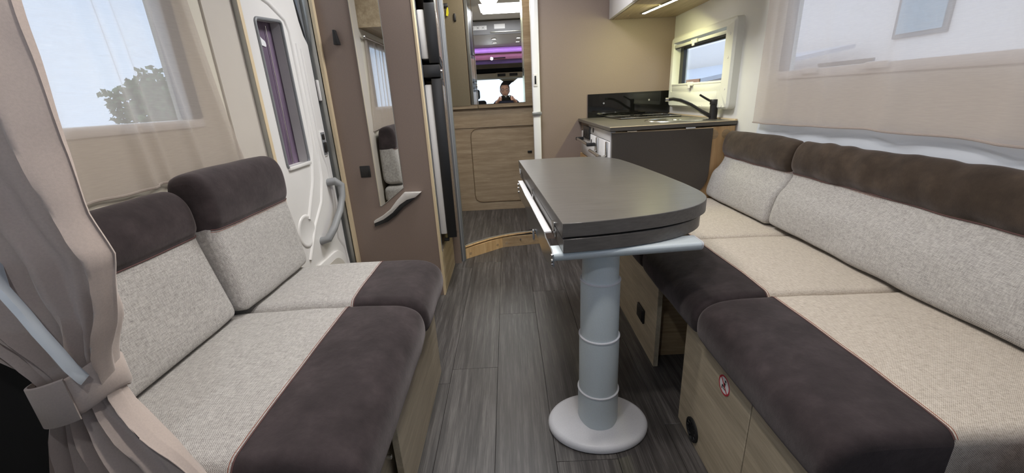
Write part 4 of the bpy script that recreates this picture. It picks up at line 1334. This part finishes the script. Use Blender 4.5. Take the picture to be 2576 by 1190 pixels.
# black pillar side behind the curtain
bp = MB().box(-0.858, -0.642, 0.472, 0.483, 0, 0.80, bev=0.002).build('cab_partition', M['dark_void'], label='black cab side panel behind the tied taupe curtain', cat='panel')
MB().box(-0.642, -0.632, 0.470, 0.484, 0, 0.80, bev=0.002).build('edge_strip', M['cream_trim'], bp)

# ------------------------------------------------------------------ cab behind the camera (seen in the bathroom mirror)
bed = thing('drop_down_bed', (0.1, 0.65, 1.74), 'drop-down bed box under the ceiling with grey fascia and spots', 'bed')
MB().box(-0.60, 1.08, 0.02, 1.30, 1.742, 1.885).build('bed_box', M['ceiling'], bed)
fas = MB().box(-0.60, 0.66, 1.30, 1.325, 1.738, 1.880, bev=0.004).build('fascia', M['bed_grey'], bed)
MB().box(-0.45, -0.19, 1.325, 1.327, 1.790, 1.835).build('symbol_sticker', M['sticker'], fas)
for k in range(4):
    xk = -0.42 + k*0.062
    MB().tube([(xk-.014, 1.328, 1.800), (xk+.014, 1.328, 1.825)], 0.002, 5).build('symbol_mark', M['grey_trim'], fas)
    MB().tube([(xk-.014, 1.328, 1.825), (xk+.014, 1.328, 1.800)], 0.002, 5).build('symbol_mark', M['grey_trim'], fas)
MB().box(-0.10, 0.03, 1.325, 1.327, 1.795, 1.845).build('blank_sticker', M['sticker'], fas)
MB().box(-0.15, 0.30, 1.325, 1.340, 1.752, 1.768, bev=0.003).build('fascia_rail', M['alu'], fas)
for xk in (-0.12, 0.20):
    for yk in (0.52, 0.90):
        s_ = MB().lathe([(0.034, 0.002), (0.034, -0.006), (0.027, -0.008), (0.026, -0.004)], (xk, yk, 1.742), 'z', 24).build('spot_bezel', M['white_plastic'], bed)
        MB().lathe([(0.026, -0.002), (0.026, -0.0045), (0.001, -0.005)], (xk, yk, 1.742), 'z', 20).build('spot_lens', M['spot'], s_)
oh = thing('overcab_trim', (0, -0.32, 1.48), 'mauve and pink overcab trim behind the camera', 'trim')
MB().box(-0.85, 1.08, -0.06, -0.03, 1.665, 1.74).build('pleated_blind', M['purple'], oh)
for k in range(5):
    MB().box(-0.85, 1.08, -0.031, -0.026, 1.675+k*.013, 1.680+k*.013).build('pleat', M['violet'], oh)
MB().box(-0.85, 1.08, -0.10, -0.07, 1.57, 1.665, bev=0.004).build('trim_panel', M['pink'], oh)
MB().box(-0.85, 1.08, -0.12, -0.09, 1.51, 1.57, bev=0.004).build('lower_trim', M['violet'], oh)
MB().tube([(-0.22, -0.062, 1.59), (0.02, -0.062, 1.592)], 0.008, 8).build('catch_bar', M['black'], oh)
rl = MB().lathe([(0.016, -0.004), (0.017, 0.012), (0.013, 0.016)], (-0.19, -0.060, 1.59), 'y', 16).build('reading_lamp', M['black'], oh)
MB().lathe([(0.012, 0.0165), (0.010, 0.019), (0.001, 0.0195)], (-0.19, -0.060, 1.59), 'y', 14).build('lamp_lens', M['spot'], rl)
co = thing('cab_console', (0.05, -1.0, 1.33), 'beige overhead console with two dark vents above the windscreen', 'console')
MB().box(-0.85, 1.08, -1.30, -0.90, 1.335, 1.42, bev=0.01).build('console_body', M['console'], co)
MB().box(-0.16, 0.30, -0.92, -0.885, 1.345, 1.425, bev=0.008).build('console_face', M['console'], co)
for xk in (-0.13, 0.08):
    MB().box(xk, xk+.14, -0.887, -0.878, 1.362, 1.408, bev=0.004).build('vent_slot', M['black'], co)
MB().box(-0.85, 1.08, -1.25, -0.95, 1.44, 1.50).build('dark_shelf', M['dark_void'], co)
ws = thing('window_4', (0, -1.32, 0.9), 'cab windscreen with centre mirror mount behind the camera', 'window', kind=S)
MB().prism([(-0.84, -1.35, 0.70), (1.07, -1.35, 0.70), (1.07, -1.30, 1.36), (-0.84, -1.30, 1.36)], (0, -0.004, 0)).build('pane', M['glass'], ws)
MB().tube([(-0.82, -1.33, 0.70), (1.05, -1.33, 0.70)], 0.02, 8).build('lower_edge', M['black'], ws)
MB().prism([(-0.13, -1.28, 1.345), (0.25, -1.28, 1.345), (0.20, -1.285, 1.315), (0.14, -1.29, 1.27), (-0.02, -1.29, 1.27), (-0.07, -1.285, 1.315)], (0, -0.01, 0), 0.002).build('header_trim', M['console'], ws)
MB().prism([(-0.04, -1.27, 1.300), (0.16, -1.27, 1.300), (0.10, -1.28, 1.25), (0.05, -1.285, 1.21), (0.0, -1.28, 1.25)], (0, 0.01, 0)).build('mirror_mount', M['black'], ws)
for nm, xa, lb in (('window_5', -0.89, 'cab side window behind the camera on the left'), ('window_6', 1.12, 'cab side window behind the camera on the right')):
    w5 = thing(nm, (xa, -0.85, 0.88), lb, 'window', kind=S)
    MB().box(xa-.002, xa+.002, -1.32, -0.30, 0.74, 1.46).build('pane', M['glass'], w5)
    MB().box(xa-.01, xa+.01, -1.32, -0.30, 0.735, 0.755).build('lower_rail', M['black'], w5)
wf = thing('wall_front', (0, -1.38, 0), 'cab front wall below and above the windscreen', 'wall', kind=S)
wpan(wf, M['dark_void'], -0.91, 1.14, -1.40, -1.36, 0.0, 0.69)
wpan(wf, M['console'], -0.91, 1.14, -1.40, -1.36, 1.37, 1.9)
da = MB().box(-0.85, 1.08, -1.32, -1.10, 0.42, 0.67, bev=0.04, seg=3).build('dashboard', M['black'], label='black cab dashboard below the windscreen', cat='dashboard')
def cab_seat(xc, yc, lb):
    t = thing('cab_chair', (xc, yc, 0), lb, 'seat', 'cab seats behind the camera')
    MB().box(xc-.20, xc+.20, yc-.22, yc+.18, 0.02, 0.34, bev=0.02).build('pedestal', M['black'], t)
    MB().box(xc-.22, xc+.22, yc-.24, yc+.22, 0.341, 0.49, bev=0.05, seg=4).build('seat', M['dark_void'], t)
    MB().box(xc-.22, xc+.22, yc+.205, yc+.31, 0.47, 0.98, bev=0.045, seg=4).build('backrest', M['dark_void'], t)
    MB().box(xc-.12, xc+.12, yc+.21, yc+.30, 1.0, 1.16, bev=0.04, seg=4).build('headrest', M['black'], t)
    MB().tube([(xc, yc+.255, 0.95), (xc, yc+.255, 1.02)], 0.012, 8).build('headrest_post', M['chrome'], t)


cab_seat(-0.56, -0.84, 'black cab seat behind the camera on the left')
cab_seat(0.62, -0.84, 'black cab seat behind the camera on the right')
# rounded brown seat corner low at the right edge
sp_ = thing('swivel_chair', (0.86, 0.28, 0.0), 'rounded brown swivel seat corner at the lower right edge', 'seat')
MB().box(0.70, 1.07, 0.04, 0.445, 0.37, 0.500, bev=0.05, seg=5).build('seat_pad', plain('mauve_brown_velour', srgb(120, 104, 104), 0.9, var=0.1), sp_)
MB().box(0.78, 1.0, 0.12, 0.36, 0.0, 0.369, bev=0.01).build('plinth', M['black'], sp_)

# ------------------------------------------------------------------ person holding the phone (seen only in the mirror)
phn = thing('mobile_phone', (0.0, -0.016, 0.965), 'black mobile phone held up in the mirror reflection', 'phone')
MB().box(-0.078, 0.082, -0.0185, -0.0105, 0.962, 1.038, bev=0.004).build('phone_body', M['gloss_black'], phn)
MB().lathe([(0.006, 0), (0.006, 0.0012), (0.001, 0.0014)], (0.055, -0.0105, 1.020), 'y', 14).build('flash', M['sticker'], phn)


def skin_mesh(V, E, R, root, sub=2):
    me = bpy.data.meshes.new('tmp')
    me.from_pydata(V, E, [])
    o = bpy.data.objects.new('tmp', me)
    COL.objects.link(o)
    sk_ = o.modifiers.new('s', 'SKIN')
    sk_.use_smooth_shade = True
    for i, sv in enumerate(me.skin_vertices[0].data):
        sv.radius = (R[i], R[i]) if not isinstance(R[i], tuple) else R[i]
        sv.use_root = (i == root)
    ss = o.modifiers.new('d', 'SUBSURF')
    ss.levels = sub
    ss.render_levels = sub
    dg = bpy.context.evaluated_depsgraph_get()
    ev = o.evaluated_get(dg)
    out = bpy.data.meshes.new_from_object(ev)
    bpy.data.objects.remove(o)
    return out


def build_person():
    V, E, R = [], [], []

    def add(p, r, par=None):
        V.append(p)
        R.append(r)
        if par is not None:
            E.append((par, len(V)-1))
        return len(V)-1
    pel = add((0, -0.62, 0.56), (0.15, 0.11))
    wa = add((0, -0.60, 0.70), (0.14, 0.10), pel)
    ch = add((0, -0.58, 0.84), (0.16, 0.11), wa)
    sh = add((0, -0.57, 0.94), (0.12, 0.09), ch)
    nk = add((0, -0.545, 1.01), 0.052, sh)
    add((0, -0.53, 1.06), 0.05, nk)
    for s in (-1, 1):
        a = add((s*0.17, -0.56, 0.915), 0.062, sh)
        el = add((s*0.235, -0.36, 0.80), 0.045, a)
        mid = add((s*0.19, -0.22, 0.88), 0.040, el)
        wr_ = add((s*0.135, -0.11, 0.955), 0.028, mid)
        pm = add((s*0.108, -0.062, 0.985), (0.034, 0.020), wr_)
        # fingers wrap round the ends of the phone
        for k, (dz, ln) in enumerate(((0.028, 1.0), (0.010, 1.1), (-0.008, 1.05), (-0.025, 0.85))):
            f1 = add((s*0.102, -0.030, 0.992+dz), 0.0085, pm)
            f2 = add((s*0.094, -0.002, 0.996+dz), 0.008, f1)
            add((s*(0.094-0.026*ln), 0.000, 0.997+dz), 0.007, f2)
        t1 = add((s*0.088, -0.050, 0.968), 0.011, pm)
        add((s*0.062, -0.030, 0.972), 0.009, t1)
        hp_ = add((s*0.10, -0.60, 0.53), 0.085, pel)
        kn = add((s*0.17, -0.30, 0.47), 0.062, hp_)
        an = add((s*0.17, -0.28, 0.10), 0.042, kn)
        add((s*0.18, -0.17, 0.045), 0.036, an)
    me = skin_mesh(V, E, R, 0, 1)
    bm = bmesh.new()
    bm.from_mesh(me)
    # head
    hc = Vector((-0.015, -0.50, 1.125))
    r = bmesh.ops.create_uvsphere(bm, u_segments=32, v_segments=24, radius=1.0)
    for v in r['verts']:
        x, y, z = v.co
        w = 0.073*(1 - 0.20*max(0, -z)**1.5)
        d = 0.094*(1 - 0.10*max(0, -z))
        fx, fy, fz = x*w, y*d, z*0.118
        if y > 0:
            fy += 0.022*math.exp(-((x/0.16)**2))*math.exp(-(((z+0.14)/0.20)**2))     # nose
            fy -= 0.012*sum(math.exp(-(((x-s*0.42)/0.18)**2))*math.exp(-(((z-0.06)/0.13)**2)) for s in (-1, 1))  # eye sockets
            fy += 0.006*math.exp(-((x/0.28)**2))*math.exp(-(((z+0.50)/0.10)**2))     # lips
            fy += 0.008*math.exp(-((x/0.3)**2))*math.exp(-(((z+0.85)/0.14)**2))      # chin
        v.co = hc + Vector((fx, fy, fz))
    for s in (-1, 1):
        e = bmesh.ops.create_uvsphere(bm, u_segments=12, v_segments=8, radius=1.0)
        for v in e['verts']:
            v.co = hc + Vector((s*0.074+v.co.x*0.010, -0.008+v.co.y*0.018, -0.005+v.co.z*0.032))
    for f in bm.faces:
        c = f.calc_center_median()
        hand = c.y > -0.125 and c.z > 0.90
        head = c.z > 0.995 and c.y < -0.3
        f.material_index = 0 if (hand or head) else (1 if c.z > 0.56 else 2)
        f.smooth = True
    per = thing('person', (0, -0.6, 0), 'seated person in navy jacket and glasses holding a phone', 'person')
    mb = MB()
    mb.bm.free()
    mb.bm = bm
    mb.build('body', [M['skin'], M['jacket'], M['dark_void']], per, angle=180)
    # hair
    hb_ = MB()
    r = bmesh.ops.create_uvsphere(hb_.bm, u_segments=28, v_segments=20, radius=1.0)
    kill = []
    for v in r['verts']:
        x, y, z = v.co
        if (y > 0.25 and z < 0.52) or z < -0.55 or (abs(x) > 0.80 and z < 0.05 and y > -0.2):
            kill.append(v)
        n_ = 1.09 + 0.05*noise.noise((x*6, y*6, z*6))
        v.co = hc + Vector((x*0.077*n_, y*0.098*n_-.004, z*0.122*n_+.004))
    bmesh.ops.delete(hb_.bm, geom=kill, context='VERTS')
    hb_.build('hair', M['hair'], per, angle=180)
    gl = MB()
    for s in (-1, 1):
        pts = [hc + Vector((s*0.033+0.024*math.cos(k*PI/8), 0.096, 0.006+0.019*math.sin(k*PI/8))) for k in range(17)]
        gl.tube(pts, 0.0026, 6)
        gl.tube([hc+Vector((s*0.057, 0.094, 0.010)), hc+Vector((s*0.074, 0.05, 0.010)), hc+Vector((s*0.078, -0.01, 0.006))], 0.002, 6)
    gl.tube([hc+Vector((-0.010, 0.097, 0.010)), hc+Vector((0.010, 0.097, 0.010))], 0.002, 6)
    gl.build('glasses', M['black'], per)
    for s in (-1, 1):
        e = MB().lathe([(0.001, 0.0045), (0.008, 0.003), (0.011, 0.0), (0.008, -0.003), (0.001, -0.004)], hc+Vector((s*0.031, 0.081, 0.007)), 'y', 12, 1.0, 0.55)
        ey = e.build('eye', M['sticker'], per)
        MB().lathe([(0.001, 0.0012), (0.0045, 0.0), (0.001, -0.001)], hc+Vector((s*0.031, 0.0858, 0.007)), 'y', 10).build('iris', M['hair'], ey)
    MB().tube([hc+Vector((-0.022, 0.088, -0.062)), hc+Vector((0, 0.096, -0.064)), hc+Vector((0.022, 0.088, -0.062))], 0.0035, 6).build('mouth', plain('lips', srgb(168, 112, 100), 0.5), per)


build_person()
MB().box(-0.24, 0.24, -0.90, -0.48, 0.0, 0.42, bev=0.03, seg=3).build('box_stool', M['dark_void'], label='dark box stool the person sits on between cab seats', cat='stool')

# ------------------------------------------------------------------ outside
box('ground_outside', M['asphalt'], (-60, 60, -60, 60, -0.72, -0.70), label='pale yard surface outside the vehicle', cat='ground', kind=S)
tr = thing('garden_tree', (-8.0, 10.3, -0.7), 'leafy green tree outside behind the left sheer curtain', 'tree')
MB().tube([(-8, 10.3, -0.7), (-8.02, 10.32, 0.3), (-7.98, 10.3, 1.0)], [0.12, 0.09, 0.06], 10).build('trunk', M['bark'], tr)
lf = MB()
rng = random.Random(5)
for k in range(2600):
    a, b, rr = rng.uniform(0, 2*PI), rng.uniform(-1, 1), rng.random()**0.4
    q = math.sqrt(1-b*b)
    rad = 1.15*(1+0.25*noise.noise((math.cos(a)*q*2, math.sin(a)*q*2, b*2)))
    c = Vector((-8+math.cos(a)*q*rr*rad*.9, 10.35+math.sin(a)*q*rr*rad, 1.25+b*rr*rad*.68))
    t = Vector((rng.uniform(-1, 1), rng.uniform(-1, 1), rng.uniform(-1, 1))).normalized()
    w = t.orthogonal().normalized()*0.045
    vs_ = [lf.bm.verts.new(c-t*.07), lf.bm.verts.new(c+w), lf.bm.verts.new(c+t*.08), lf.bm.verts.new(c-w)]
    lf.bm.faces.new(vs_)
lf.build('foliage', M['leaf'], tr, kind='stuff')
ho = thing('neighbour_house', (9, 6, -0.7), 'pale house with a small window outside the right lounge window', 'house')
MB().box(9.2, 13.0, -6.0, 46, -0.7, 4.6).build('wall', M['house'], ho)
MB().prism([(8.9, -6.3, 4.6), (13.4, -6.3, 4.6), (11.1, -6.3, 6.0)], (0, 52.6, 0)).build('roof', M['house_roof'], ho)
wnd = MB().box(9.14, 9.2, 9.26, 10.52, 1.85, 3.13).build('window', M['grey_trim'], ho)
MB().box(9.12, 9.15, 9.35, 10.43, 1.94, 3.03).build('pane', M['blue_glass'], wnd)
sh_ = thing('lean_to_shed', (6.5, 16, -0.7), 'low grey roofed shed outside the kitchen window', 'shed')
MB().box(5.2, 8.6, 11.3, 27.5, -0.7, 1.15).build('wall', M['house'], sh_)
MB().prism([(4.9, 11.0, 1.12), (8.7, 11.0, 1.74), (8.7, 11.0, 1.84), (4.9, 11.0, 1.22)], (0, 17.0, 0)).build('roof', M['house_roof'], sh_)
MB().box(4.86, 4.92, 11.0, 28.0, 1.02, 1.22).build('beam', M['orange_beam'], sh_)
